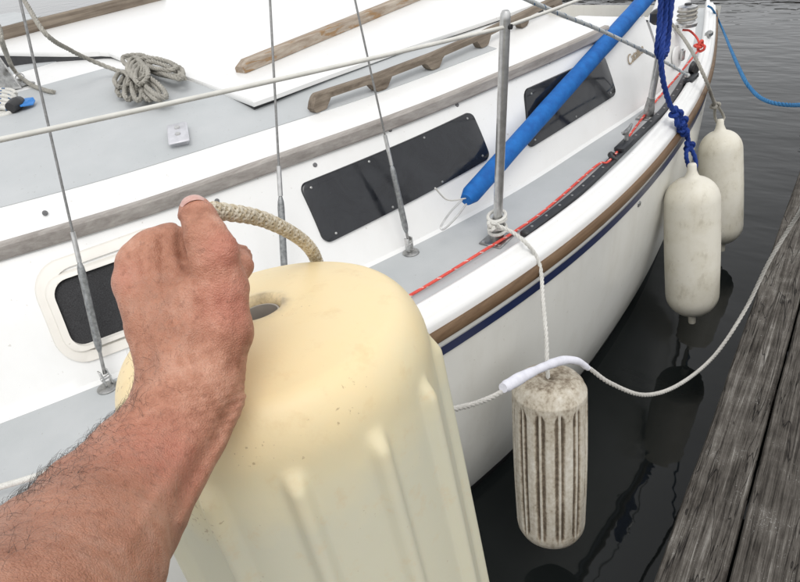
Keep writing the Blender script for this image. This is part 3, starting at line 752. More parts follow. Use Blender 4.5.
# speckled rope coil with black whipping and blue tape
hk = empty('taped_coil'); tag(hk, 'white rope coil with blue tracer and blue tape on the cabin roof', 'rope')
cmb = MB(); tmb = MB()
for i in range(6):
    c0_ = rp(-6+i*1.5, 112-i*3.4, .012+.004*i)
    pth = catmull([c0_+(.05*math.cos(t)*RT+.017*math.sin(t)*UP+.01*math.sin(t+i)*FW) for t in np.linspace(0, 6.28, 14)], 5); rope_mesh(cmb, pth, .0075)
    P = resample(pth, .004); T, U, V = frames(P)
    for j in range(2, len(P)-4, 8): tmb.tube(P[j:j+4]+.006*(math.cos(j*1.7)*U[j:j+4]+math.sin(j*1.7)*V[j:j+4]), .0026, 5)
cmb.build('coil', M_R_WHITE, hk); tmb.build('tracer', M_R_NAVY, hk)
MB().tube([rp(10, 108, .02), rp(16, 104, .022), rp(20, 101, .02)], [.016, .02, .015], 12).build('whipping', M_PLASTIC, hk)
q = [rp(19, 99, .02), rp(33, 97, .022), rp(35, 100, .014), rp(33, 104, .012), rp(20, 106, .02)]
tp = MB(); tp.add(q+[x-np.array([0, 0, .003]) for x in q], [(0, 1, 2, 3, 4), (9, 8, 7, 6, 5)]+[(i, (i+1) % 5, 5+(i+1) % 5, 5+i) for i in range(5)]); tp.build('tape', M_TAPE, hk, False)
# white line on the foredeck at lower left
rope('deck_line', [(-1.5, 2.2, .915), (-.7, 1.75, .915), atz(0, 487, .93), atz(50, 470, .93), atz(150, 432, .93), atz(230, 400, .92)], .0065, M_R_WHITE, 'white braided line lying across the grey deck beside the arm')

# ------------------------------------------------------------------ fenders
def axis_to(top, px, L):
    d = ray(*px); d = d/np.linalg.norm(d); o = CAM-top; b = o@d; cc = o@o-L*L; D = max(0, b*b-cc)
    return CAM+d*(-b+math.sqrt(D))
# ribbed grey fender
tp_ = aty(549, 376, .645); bt_ = axis_to(tp_, (551, 533), .545); ax_ = (tp_-bt_)/np.linalg.norm(tp_-bt_); Lf = .545; Rf = .098
n = NT('grimy ribbed vinyl'); v = n.mapped(); at = n.n('ShaderNodeAttribute', attribute_name='rib'); a = n.noise(n.mapped((1, 1, .22)), 34, 6, .7); b = n.noise(v, 90, 4, .6)
ff = n.math('ADD', at.outputs['Fac'], n.math('MULTIPLY', n.math('SUBTRACT', n.math('ADD', n.math('MULTIPLY', a, .6), n.math('MULTIPLY', b, .4)), .5), 1.7))
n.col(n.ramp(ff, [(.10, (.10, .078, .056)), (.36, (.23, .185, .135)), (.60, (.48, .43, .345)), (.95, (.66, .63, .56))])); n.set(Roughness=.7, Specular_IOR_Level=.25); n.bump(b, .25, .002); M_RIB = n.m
NR = 12
def sm(x, a, b): t = np.clip((x-a)/(b-a), 0, 1); return t*t*(3-2*t)
def groove(z, x):
    e = .05+.022*min(1, x/.28)**2; return float(sm(z, e, e+.018)*(1-sm(z, Lf-e-.018, Lf-e)))
def ribf(r, z, t):
    x = abs(((t*NR/(2*math.pi)) % 1)-.5); k = groove(z, x); return k*(.0055*float(1-sm(x, .03, .10))-.0060*float(1-sm(x, .20, .31)))
prof = [(.004, Lf-.02), (.010, Lf-.004), (.03, Lf), (.06, Lf-.002), (.078, Lf-.010), (.088, Lf-.022), (.094, Lf-.038)]+[(Rf-.002+.003*math.sin(math.pi*u), .06+(Lf-.10)*u) for u in np.linspace(1, 0, 90)]+[(.094, .045), (.086, .028), (.072, .013), (.05, .004), (.02, 0), (.002, 0)]
mb = MB(); SD = 240; mb.lathe(prof, bt_, ax_, SD, ribf); fg = mb.build('ribbed_fender', M_RIB, None, True, 60)
tag(fg, 'grimy ribbed grey fender hanging against the hull above black water', 'fender', None)
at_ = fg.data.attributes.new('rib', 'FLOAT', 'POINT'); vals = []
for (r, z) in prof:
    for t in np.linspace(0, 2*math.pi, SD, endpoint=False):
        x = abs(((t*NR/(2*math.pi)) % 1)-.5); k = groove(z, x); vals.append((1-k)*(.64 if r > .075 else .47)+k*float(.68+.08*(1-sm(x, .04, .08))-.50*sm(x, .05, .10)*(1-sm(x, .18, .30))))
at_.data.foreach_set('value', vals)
# white fenders
def white_fender(top_px, Y, bot_px, L, Rw, label):
    top = aty(*top_px, Y); bot = axis_to(top, bot_px, L); ax = (top-bot)/np.linalg.norm(top-bot)
    pr = [(.003, -.002), (.012, -.004), (.014, .0), (.015, .035)]+[(Rw*math.sin(u), .035+.10*(1-math.cos(u))*.95) for u in np.linspace(.2, math.pi/2, 12)]
    zt = L-.145
    pr += [(Rw+.002*math.sin(math.pi*q), .135+(zt-.135)*q) for q in np.linspace(.05, .95, 14)]
    pr += [(Rw*math.cos(u)**.9 if u < 1.3 else Rw*math.cos(u)**.9, zt+.095*math.sin(u)) for u in np.linspace(0, 1.32, 12)]
    pr += [(.021, zt+.104), (.0165, zt+.118), (.016, zt+.138), (.012, zt+.144), (.003, zt+.145)]
    def fn(r, z, t): return -.0012*max(0, math.cos(t*2))**24*(r > .05)
    o = MB().lathe(pr, bot, ax, 64, fn).build('white_fender', M_FWHITE, None, True, 60); tag(o, label, 'fender', 'smooth white fenders hanging off the stern quarter'); return top, ax
wt, wax = white_fender((692, 163), .73, (692, 322), .66, .099, 'smooth white fender hung on knotted royal blue rope')
ft, fax = white_fender((720, 119), .86, (722, 250), .64, .094, 'smooth white fender hung on grey rope behind the blue-roped one')

# royal blue rope bundle to the white fender
rb = .0098
blue = MB()
knot1 = aty(676, 113, .80); knot2 = aty(689, 146, .77)
topa = [aty(662, -25, .86), aty(661, 0, .86), aty(659, 30, .855), aty(657, 52, .85), aty(662, 58, .84), aty(667, 50, .845), aty(669, 25, .855), aty(672, 0, .86), aty(673, -25, .86)]
rope_mesh(blue, catmull(topa, 8), rb, 3)
rope_mesh(blue, catmull([aty(666, -25, .85), aty(665, 20, .85), aty(662, 45, .835), aty(661, 62, .83), aty(664, 85, .82), aty(670, 105, .81), knot1], 8), rb, 3)
rope_mesh(blue, catmull([aty(669, -25, .845), aty(669, 25, .845), aty(666, 50, .84), aty(661, 57, .832)], 8), rb, 3)
for s_, k_ in ((1, knot1), (2, aty(681, 121, .79)), (3, aty(683, 130, .785)), (4, knot2)): rope_mesh(blue, catmull(knot_path(k_, .019 if s_ < 4 else .016, CM, 2, s_), 2), rb*.85, 3)
rope_mesh(blue, catmull([knot1, aty(678, 125, .79), aty(686, 132, .785), aty(688, 140, .78), knot2], 6), rb, 3)
rope_mesh(blue, catmull([knot2, aty(686, 155, .765), aty(689, 167, .755), wt-wax*.012+[0, .0, .0], aty(696, 166, .735), aty(694, 155, .75), knot2], 6), rb*.85, 3)
tag(blue.build('fender_rope', M_R_BLUE, None), 'royal blue rope doubled over the lifeline and knotted above white fender', 'rope')
# grey rope to the far fender
gr = MB(); gk = aty(715, 105, .855)
rope_mesh(gr, catmull([aty(670, 22, 1.12), aty(682, 36, 1.05), aty(694, 55, .92), aty(705, 78, .852), aty(711, 94, .85), gk], 8), .0075, 3)
rope_mesh(gr, catmull(knot_path(gk, .018, CM, 2, 9), 2), .0065, 3)
rope_mesh(gr, catmull([gk, aty(715, 117, .875), aty(719, 124, .862), aty(724, 118, .865), aty(719, 108, .878), gk], 6), .0065, 3)
tag(gr.build('fender_rope', M_R_GREY, None), 'grey rope over the stern coaming knotted to the rear white fender', 'rope')
# mid blue stern line
rope('stern_line', [atz(708, 6, .96), atz(713, 10, .93), atz(722, 28, .80), aty(738, 66, .62), aty(752, 90, .50), aty(770, 102, .42), aty(800, 105, .33), aty(830, 98, .22)], .0058, M_R_SKY, 'mid blue mooring line sagging from the stern over the water', 3)
# thin cord from the stanchion foot to the ribbed fender
cord = MB(); kb = sb1+[0, -.005, .05]
for i in range(4):
    zc_ = .035+.014*i; tl = .25*(-1)**i
    cord.tube(catmull([sb1+[.024*math.cos(t), -.004+.024*math.sin(t), zc_+tl*.024*math.cos(t+i)] for t in np.linspace(0, 6.3, 14)], 3), .0052, 7)
rope_mesh(cord, catmull(knot_path(atz(492, 226, .97), .013, CM, 2, 4), 2), .005, 3)
a_o = float(tp_[0])
rope_mesh(cord, catmull([atz(494, 224, .965), atz(512, 232, .955), atz(526, 243, .937), aty(536, 256, rail(1.28)+.0), aty(541, 272, rail(1.27)-.022), aty(543, 300, .72), aty(546, 335, .675), aty(547, 362, .652), aty(548, 378, .645)], 10), .0058, 3)
tag(cord.build('fender_rope', M_R_WHITE, None), 'pale twisted cord tied round the stanchion foot holding ribbed fender', 'rope')
# dock line with chafe cloth
dk = [aty(330, 445, .62), aty(400, 427, .62), aty(440, 413, .62), aty(480, 402, .615), aty(505, 390, .61), aty(530, 374, .605), aty(560, 362, .60), aty(585, 366, .57), aty(610, 383, .53), aty(645, 395, .48), aty(680, 384, .45), aty(715, 355, .43), aty(745, 310, .40), aty(770, 260, .36), aty(800, 212, .30), aty(815, 196, .22), (2.6, .12, .43), (3.2, .10, .408), (3.9, .16, .41), (4.4, .05, .41)]
rope('dock_line', dk, .0062, M_R_DOCK, 'pale mooring line drooping from the ribbed fender to the dock planks', 3)
pc_ = resample(catmull([aty(503, 388, .607), aty(530, 373, .60), aty(560, 361, .597), aty(577, 361, .578), aty(588, 368, .566)], 8), .004); nn_ = len(pc_)
rr = [(.0112+.0012*math.sin(i*.13)+.0004*math.sin(i*.5+1))*(1 if 2 < i < nn_-3 else .85)*(1.15-.35*i/nn_) for i in range(nn_)]
tag(MB().tube(pc_, rr, 14).build('chafe_cloth', M_CLOTH, None), 'white cloth sleeve wrapped on mooring line over ribbed fender', 'cloth')

# ------------------------------------------------------------------ dock
E0 = np.array([.912, .263]); E1 = np.array([3.007, .508]); DD = (E1-E0)/np.linalg.norm(E1-E0); DN = np.array([DD[1], -DD[0]]); ZK = .40
def woodplank(name, seed):
    n = NT(name); mp = n.n('ShaderNodeMapping'); n.l(n.co.outputs['Object'], mp.inputs['Vector']); mp.inputs['Location'].default_value = (seed*3.1, seed*1.7, 0); mp.inputs['Scale'].default_value = (2.4, 55, 55)
    g = n.noise(mp.outputs[0], 1, 7, .68, .6)
    m2 = n.n('ShaderNodeMapping'); n.l(n.co.outputs['Object'], m2.inputs['Vector']); m2.inputs['Scale'].default_value = (7, 300, 300); m2.inputs['Location'].default_value = (seed, 0, 0)
    h = n.noise(m2.outputs[0], 1, 5, .75, .3); v = n.mapped(); bl = n.noise(v, 13+seed, 5, .65); sp = n.noise(v, 260, 3, .6)
    f = n.math('ADD', n.math('MULTIPLY', g, .42), n.math('ADD', n.math('MULTIPLY', h, .38), n.math('MULTIPLY', bl, .20)))
    c = n.ramp(f, [(.37, (.010, .009, .007)), (.45, (.048, .042, .036)), (.54, (.118, .107, .094)), (.65, (.31, .295, .27))])
    lich = n.ramp(n.math('MULTIPLY', sp, n.ramp(bl, [(.3, (.75,)*3), (.7, (1,)*3)])), [(.58, (0, 0, 0)), (.66, (.6,)*3)]); c = n.mix(lich, c, (.42, .42, .40))
    m3 = n.n('ShaderNodeMapping'); n.l(n.co.outputs['Object'], m3.inputs['Vector']); m3.inputs['Scale'].default_value = (2.0, 26, 26); m3.inputs['Location'].default_value = (seed*5, 2, 0)
    ck = n.noise(m3.outputs[0], 1, 3, .5, .8); crack = n.math('ABSOLUTE', n.math('SUBTRACT', ck, .5)); cr = n.ramp(crack, [(.0, (1, 1, 1)), (.012, (0, 0, 0))]); c = n.mix(n.math('MULTIPLY', cr, .85), c, (.006, .005, .005))
    n.col(c); n.set(Roughness=.9, Specular_IOR_Level=.2)
    n.bump(n.math('SUBTRACT', n.math('ADD', f, n.math('MULTIPLY', sp, .15)), n.math('MULTIPLY', cr, .5)), .9, .006); return n.m
dock = empty('dock', (float(E0[0]), float(E0[1]), 0)); tag(dock, 'weathered grey plank dock alongside the boat', 'dock')
pm = [woodplank('weathered plank a', 1), woodplank('weathered plank b', 4), woodplank('weathered plank c', 7)]
PW, GAP = .134, .0085
ang = math.atan2(DD[1], DD[0])
def plank(u0, u1, row, m, top):
    mb = MB(); n = int((u1-u0)/.03); rg = np.random.default_rng(int(row*100+abs(u0)*10)); e1 = np.cumsum(rg.normal(0, .0006, n+1)); e2 = np.cumsum(rg.normal(0, .0006, n+1))
    e1 -= np.linspace(e1[0], e1[-1], n+1); e2 -= np.linspace(e2[0], e2[-1], n+1); chip1 = np.abs(rg.normal(0, .0012, n+1)); chip2 = np.abs(rg.normal(0, .0012, n+1)); rows = []
    for i in range(n+1):
        u = u0+(u1-u0)*i/n; w0 = row*(PW+GAP)+e1[i]*.6; w1 = w0+PW+e2[i]*.6-e1[i]*.6; cup = .0015; dz = .0012*math.sin(u*3+row)
        sec = [(w0, -.038), (w0, -.007-chip1[i]*2), (w0+.003+chip1[i], -.0015), (w0+.012, 0), (w0+PW*.33, -cup), (w0+PW*.66, -cup), (w1-.012, 0), (w1-.003-chip2[i], -.0015), (w1, -.007-chip2[i]*2), (w1, -.038)]
        rows.append([(u, -s, top+z+dz) for s, z in sec])
    mb.grid(rows, True); mb._caps(0, 10, len(rows)); o = mb.build('plank', m, None, True, 50); o.parent = dock; o.location = (0, 0, 0); o.rotation_euler = (0, 0, ang); return o
for row in range(8):
    j = (-1.3, -2.1)[row % 2]
    for k, (u0, u1) in enumerate(((-4.5, j), (j+.006, 4.2+.5*(row % 2)), (4.206+.5*(row % 2), 7.2))): plank(u0, u1, row, pm[(row*2+k) % 3], ZK+(-.003, .002, 0, .003)[row % 4])
def dbox(name, u, s, z, d, m): 
    o = MB().box((u, -s, z), d, None, .006).build(name, m, None); o.parent = dock; o.location = (0, 0, 0); o.rotation_euler = (0, 0, ang)
dbox('side_beam', 1.35, .05, ZK-.14, (11.6, .05, .19), pm[1]); dbox('side_beam', 1.35, 1.09, ZK-.14, (11.6, .05, .19), pm[1])
for u in np.arange(-4, 7.2, 1.2): dbox('cross_beam', float(u), .57, ZK-.10, (.06, .96, .11), pm[2])
def pile(u, s):
    mb = MB().lathe([(.11, -1.5), (.105, .3), (.10, ZK+.6), (.08, ZK+.62), (.002, ZK+.63)], (u, -s, 0), (0, 0, 1), 20); o = mb.build('piling', pm[2], None); o.parent = dock; o.location = (0, 0, 0); o.rotation_euler = (0, 0, ang)
pile(6.6, -.14); pile(-4.0, 1.26)
# distant dock across the fairway
fd = empty('far_dock', (11.0, 3, 0)); tag(fd, 'distant low plank dock across the open water', 'dock')
for i in range(16): 
    for k in range(4): MB().box((10.75+.15*k, -6+i*1.5, .33), (.14, 1.49, .04), None, .004).build('plank', pm[(i+k) % 3], fd)
MB().box((10.66, 5.2, .22), (.04, 24, .16)).build('side_beam', pm[1], fd)
for y in (-5, 7, 11, 15): MB().lathe([(.12, -1), (.12, .15), (.11, 1.1), (.002, 1.15)], (10.55, y, 0), (0, 0, 1), 16).build('piling', pm[2], fd)
# neighbouring boat beyond
nb = empty('moored_boat', (1.0, 10.5, 0)); tag(nb, 'white boat moored farther out beyond the cabin roof', 'boat')
def nsec(x): return 1.15*max(0.0, 1-((x-1.05)/4.2)**2)**.7+.02
mb = MB(); rows = []
for x in np.arange(-3.05, 3.85, .15):
    hw = nsec(x); rows.append([(x, 10.5-hw, .85), (x, 10.5-hw*.96, .5), (x, 10.5-hw*.75, -.05), (x, 10.5+hw*.75, -.05), (x, 10.5+hw*.96, .5), (x, 10.5+hw, .85)])
mb.grid(rows); mb._caps(0, 6, len(rows)); mb.build('hull', M_HULL, nb)
mb = MB(); mb.grid([[(x, 10.5-nsec(x), .852), (x, 10.5, .90), (x, 10.5+nsec(x), .852)] for x in np.arange(-3.05, 3.85, .15)]); mb.build('deck', M_DECK, nb)
mb = MB(); rows = []
for x in np.linspace(-1.35, 2.05, 18):
    hw = nsec(x)*.62; k = min(1, (x+1.35)/.5+.15, (2.05-x)/.15+.4); rows.append([(x, 10.5-hw, .86), (x, 10.5-hw*.88, .86+.32*k), (x, 10.5, .86+.40*k), (x, 10.5+hw*.88, .86+.32*k), (x, 10.5+hw, .86)])
mb.grid(rows); mb._caps(0, 5, len(rows)); mb.build('cabin', M_WHITE, nb, True, 30)
MB().tube([(.05, 10.5, 1.2), (.05, 10.5, 9)], .06, 12).build('mast', M_ALU, nb)

# ------------------------------------------------------------------ held fender (yellowed, ribbed)
def cam_pt(p): return CAM+RT*p[0]+UP*p[1]+FW*p[2]
def cpx(x, y, d): return np.array([(x-400)/F_PX*d, -(y-291)/F_PX*d, d])
D0, RH = .565, .141
axc = np.array([.433, -1.915, 1.0]); axc /= np.linalg.norm(axc)
axw = RT*axc[0]+UP*axc[1]+FW*axc[2]; ht = cam_pt(cpx(257, 308, D0)); LH = .72
NH = 13
uH = np.cross(-axw, [0, 0, 1.0]); uH /= np.linalg.norm(uH); vH = np.cross(-axw, uH)
tc = -FW+axw*(FW@axw); tc /= np.linalg.norm(tc); T_CAM = math.atan2(tc@vH, tc@uH)
rgt = 1 if (RT@(-math.sin(T_CAM)*uH+math.cos(T_CAM)*vH)) > 0 else -1
PH0 = T_CAM+rgt*R(15)
def ribh(r, z, t):
    dz = -z
    k = float(sm(dz, .062, .088)*(1-sm(dz, LH-.14, LH-.11)))
    a_ = ((t-PH0+math.pi/NH) % (2*math.pi/NH))-math.pi/NH; x = a_*RH
    return k*(.0098*math.exp(-abs(x/.0080)**3.0) - .0004)+.0012*math.sin(2*t+1)*float(sm(r, .1, .14))
prof = [(.0185, -.09), (.0185, -.03), (.0187, -.008), (.0205, -.002), (.024, .0012), (.029, .0006), (.034, -.0006)]+[(r, -.0006-.014*((r-.034)/.08)**2) for r in np.linspace(.042, .110, 12)]
r0, z0 = prof[-1]
for u in np.linspace(.12, 1, 14):
    t = u*math.pi/2; prof.append((r0+(RH-r0)*math.sin(t), z0-.050*(1-math.cos(t))))
z1 = prof[-1][1]
for u in np.linspace(.006, 1, 190): prof.append((RH+.001*math.sin(u*3), z1+(-(LH-.12)-z1)*u))
for u in np.linspace(.1, 1, 10): prof.append((.05+(RH-.05)*math.cos(u*math.pi/2), -(LH-.12)-.10*math.sin(u*math.pi/2)))
n = NT('yellowed vinyl'); v = n.mapped(); tx = n.n('ShaderNodeAttribute', attribute_name='cap'); a = n.noise(v, 9, 5, .6); b = n.noise(v, 34, 6, .7); s = n.noise(v, 240, 3, .5)
fac = n.math('ADD', tx.outputs['Fac'], n.math('MULTIPLY', n.math('SUBTRACT', a, .5), .9))
c = n.ramp(fac, [(.10, (.64, .615, .475)), (.5, (.75, .67, .45)), (1.0, (.83, .67, .39))])
c = n.mix(n.ramp(b, [(.56, (0, 0, 0)), (.76, (.36,)*3)]), c, (.64, .42, .19))
spk = n.ramp(n.math('MULTIPLY', s, a), [(.37, (0, 0, 0)), (.40, (1, 1, 1))]); c = n.mix(n.math('MULTIPLY', spk, .5), c, (.30, .19, .10))
hr = n.n('ShaderNodeAttribute', attribute_name='rim'); c = n.mix(n.math('MULTIPLY', hr.outputs['Fac'], n.ramp(b, [(.38, (.15,)*3), (.6, (.95,)*3)])), c, (.16, .13, .10))
n.col(c); n.set(Roughness=.42, Specular_IOR_Level=.4); n.b.inputs['Subsurface Weight'].default_value = .08; n.b.inputs['Subsurface Radius'].default_value = (.02, .012, .005); n.b.inputs['Subsurface Scale'].default_value = .4
n.bump(n.math('ADD', n.noise(v, 70, 4), n.math('MULTIPLY', a, 2)), .10, .003); M_YEL = n.m
SD = 390; mb = MB(); mb.lathe(prof, ht, -axw, SD, ribh)
hf = mb.build('held_fender', M_YEL, None, True, 70); tag(hf, 'large yellowed ribbed fender held up by its rope in the fist', 'fender')
ca_ = hf.data.attributes.new('cap', 'FLOAT', 'POINT'); ra_ = hf.data.attributes.new('rim', 'FLOAT', 'POINT'); cv = []; rv = []
for (r, z) in prof:
    cv += [float(1-sm(-z, .0, .17))]*SD; rv += [float(.7*(1-sm(r, .021, .033)))]*SD
ca_.data.foreach_set('value', cv); ra_.data.foreach_set('value', rv)
MB().lathe([(.0168, -.10), (.0168, -.006), (.0184, -.006), (.0184, -.10)], ht, -axw, 32, caps=False).build('centre_tube', simple('grey tube', (.42, .39, .35), .5), hf)
MB().lathe([(.0005, -.072), (.0167, -.072), (.0167, -.078), (.0005, -.078)], ht, -axw, 24).build('tube_plug', simple('grey tube', (.42, .39, .35), .5), hf)
# braided rope held in the fist
def braid(path, r, n_each=6, pitch=.036):
    P = resample(path, .0018); T, U, V = frames(P); L = np.r_[0, np.cumsum(np.linalg.norm(np.diff(P, axis=0), axis=1))]
    core = MB().tube(P, r*.82, 14); mbs = [MB(), MB()]
    for dr in (1, -1):
        for k in range(n_each):
            ph = dr*2*math.pi*L/pitch+2*math.pi*k/n_each
            off = r*(.90+.09*np.cos(ph*n_each*.5*dr+math.pi*k))
            mbs[k % 3 == 0].tube(P+off[:, None]*(np.cos(ph)[:, None]*U+np.sin(ph)[:, None]*V), r*.24, 6)
    return core, mbs
hp = [cam_pt(cpx(*q)) for q in ((196, 330, .47), (192, 280, .47), (196, 240, .468), (208, 213, .470), (232, 213, .50), (262, 219, .545), (290, 232, .60), (308, 246, .655), (317, 262, .71), (322, 285, .75), (318, 330, .78), (310, 420, .80))]
hroot = empty('held_rope', tuple(map(float, hp[0]))); tag(hroot, 'stained tan braided rope arching from the fist over yellow fender', 'rope')
core, ms_ = braid(catmull(hp, 14), .0059)
core.build('core', M_R_TAND, hroot); ms_[0].build('braid_strands', M_R_TAN, hroot); ms_[1].build('stained_strands', M_R_TAND, hroot)

# ------------------------------------------------------------------ hand and forearm as one smooth surface
def cap(p, a, b, ra, rb):
    pa = p-a; ba = b-a; t = np.clip((pa@ba)/(ba@ba), 0, 1); return np.linalg.norm(pa-t[:, None]*ba, axis=1)-(ra+(rb-ra)*t)
def smin(a, b, k):
    h = np.clip(.5+.5*(b-a)/k, 0, 1); return b*(1-h)+a*h-k*h*(1-h)
K = lambda x, y, d: cpx(x, y, d)
# offset directions across the forearm (in camera space, square to the arm in the picture)
arm = [((189, 402, .428), .0315, .0235), ((173, 428, .418), .0310, .0240), ((146, 463, .400), .0340, .0272), ((108, 514, .365), .0405, .0330), ((64, 574, .315), .0460, .0380), ((-4, 674, .255), .0510, .0430), ((-95, 800, .20), .054, .046)]
armc = [K(*a[0]) for a in arm]
def arm_sdf(p):
    d = None
    for i in range(len(arm)-1):
        t = armc[i+1]-armc[i]; n2 = np.array([-t[1], t[0], 0]); n2 /= np.linalg.norm(n2)
        for s in (-1, 0, 1):
            o0 = (arm[i][1]-arm[i][2])*s; o1 = (arm[i+1][1]-arm[i+1][2])*s
            q = cap(p, armc[i]+n2*o0, armc[i+1]+n2*o1, arm[i][2]*(1.03 if s == 0 else 1), arm[i+1][2]*(1.03 if s == 0 else 1))
            d = q if d is None else smin(d, q, .010)
    return d
MC = dict(index=(172, 242, .464, .0128), middle=(152, 249, .455, .0130), ring=(136, 262, .449, .0122), pinky=(131, 284, .446, .0112))
BASE = dict(index=(207, 384, .430, .0155), middle=(198, 386, .424, .0165), ring=(182, 388, .421, .016), pinky=(166, 388, .424, .0150))
FING = dict(index=[(213, 254, .503, .0110), (238, 258, .492, .0100), (241, 266, .462, .0092)], middle=[(200, 282, .512, .0112), (226, 296, .505, .0098), (232, 296, .482, .0088)],
            ring=[(186, 306, .506, .0106), (212, 316, .500, .0093), (218, 311, .478, .0084)], pinky=[(172, 324, .497, .0095), (196, 333, .491, .0084), (201, 327, .470, .0076)])
THUMB = [(208, 392, .436, .0180), (225, 332, .436, .0178), (221, 286, .434, .0168), (214, 260, .430, .0152), (206, 236, .428, .0132), (198, 218, .434, .0116), (195.5, 211, .438, .0104)]
def hand_sdf(p):
    d = None
    for f in MC:
        b = BASE[f]; m = MC[f]; mid = np.array(b)*.45+np.array(m)*.55
        q = smin(cap(p, K(*b[:3]), K(*mid[:3]), b[3], mid[3]*.98), cap(p, K(*mid[:3]), K(*m[:3]), mid[3]*.95, m[3]), .004)
        d = q if d is None else smin(d, q, .0125)
    d = smin(d, cap(p, K(192, 300, .462), K(205, 370, .440), .020, .024), .014)       # palm mass
    for f in FING:
        c = [MC[f]]+FING[f]; q = None
        for i in range(3):
            s_ = cap(p, K(*c[i][:3]), K(*c[i+1][:3]), c[i][3]*.95, c[i+1][3]); q = s_ if q is None else smin(q, s_, .004)
        d = smin(d, q, .005)
    return d
def thumb_sdf(p):
    d = None
    for i in range(len(THUMB)-1):
        a, b = THUMB[i], THUMB[i+1]; q = cap(p, K(*a[:3]), K(*b[:3]), a[3], b[3]); d = q if d is None else smin(d, q, .006)
    d = smin(d, np.linalg.norm(p-K(223, 248, .424), axis=1)-.0085, .009)                   # joint bump
    return d
VEINS = [[(243, 405, .409), (236, 428, .404), (226, 452, .395), (212, 482, .380)], [(150, 300, .436), (163, 330, .418), (172, 362, .409), (176, 395, .404), (160, 430, .392)], [(196, 290, .434), (188, 330, .416), (178, 356, .409)], [(222, 420, .400), (205, 450, .385), (180, 490, .355), (150, 540, .315)]]
RIDGES = [([(246, 398), (233, 430), (215, 462), (197, 495), (182, 522)], .0022, 6), ([(230, 405), (215, 436), (198, 464), (180, 496)], -.0016, 6), ([(192, 440), (160, 490), (128, 545)], .0013, 9), ([(176, 455), (146, 498)], -.0008, 6),
          ([(192, 380), (176, 262)], .0009, 5), ([(182, 384), (153, 268)], .0010, 5), ([(170, 382), (137, 282)], .0009, 5),
          ([(163, 268), (161, 240)], -.0016, 4), ([(146, 276), (141, 250)], -.0015, 4), ([(139, 290), (126, 272)], -.0010, 4),
          ([(180, 222), (179, 240), (181, 258)], -.0016, 3.2), ([(181, 256), (183, 262)], -.0016, 3.5), ([(180, 256), (164, 250)], -.0007, 2.2), ([(181, 260), (168, 262)], -.0006, 2.2), ([(184, 262), (192, 276)], -.0007, 2.5),
          ([(188, 229), (206, 224), (216, 228)], -.0005, 1.8), ([(193, 233), (215, 231)], -.0004, 1.8), ([(238, 300), (236, 340), (228, 372)], -.0008, 5), ([(150, 300), (166, 332), (160, 372)], .0009, 4), ([(200, 300), (188, 338), (176, 352)], .0008, 4)]
def full(p):
    d = hand_sdf(p); d = smin(d, arm_sdf(p), .014)
    th = thumb_sdf(p)
    py_ = 291-F_PX*p[:, 1]/p[:, 2]; k = .0022+.026*np.clip((py_-246)/42, 0, 1)**1.3*(1-.7*np.clip((py_-295)/45, 0, 1))       # sharp fold at the tip, blended at the base
    d = smin(d, th, k)
    for i, vv in enumerate(VEINS):
        for j in range(len(vv)-1):
            # vein ridges lie in the skin: press the line onto the surface by only using its lateral distance
            a, b = K(*vv[j]), K(*vv[j+1]); q = cap(p, a, b, 0, 0); d = d-(.0011 if i else .0010)*np.exp(-(q/.0075)**2)
    for f in MC: d = d-.0022*np.exp(-(np.linalg.norm(p-K(MC[f][0]-2, MC[f][1]+2, MC[f][2]-.010), axis=1)/.0080)**2)
    # wrist skin folds
    py = 291-F_PX*p[:, 1]/p[:, 2]; px = 400+F_PX*p[:, 0]/p[:, 2]
    s_ = (px*.28+py*.96)
    for pts_, h_, w_ in RIDGES:
        m_ = None
        for (x0, y0), (x1, y1) in zip(pts_[:-1], pts_[1:]):
            ex, ey = x1-x0, y1-y0; t_ = np.clip(((px-x0)*ex+(py-y0)*ey)/(ex*ex+ey*ey), 0, 1); q = (px-x0-t_*ex)**2+(py-y0-t_*ey)**2; m_ = q if m_ is None else np.minimum(m_, q)
        d = d-h_*np.exp(-m_/(w_*w_))
    d = d+.0003*np.exp(-((s_-452)/26)**2)*np.sin(s_*.75+np.sin(px*.11)*1.2)
    d = d+.00016*np.sin(s_*.62+2.2*np.sin(px*.09+py*.03))*np.sin(px*.23+py*.11)*np.sin(py*.19-px*.13)
    # knuckle wrinkles on the thumb
    d = d+.00035*np.exp(-((py-246)/9)**2)*np.sin(py*1.35+px*.2)*(px > 185)
    return d
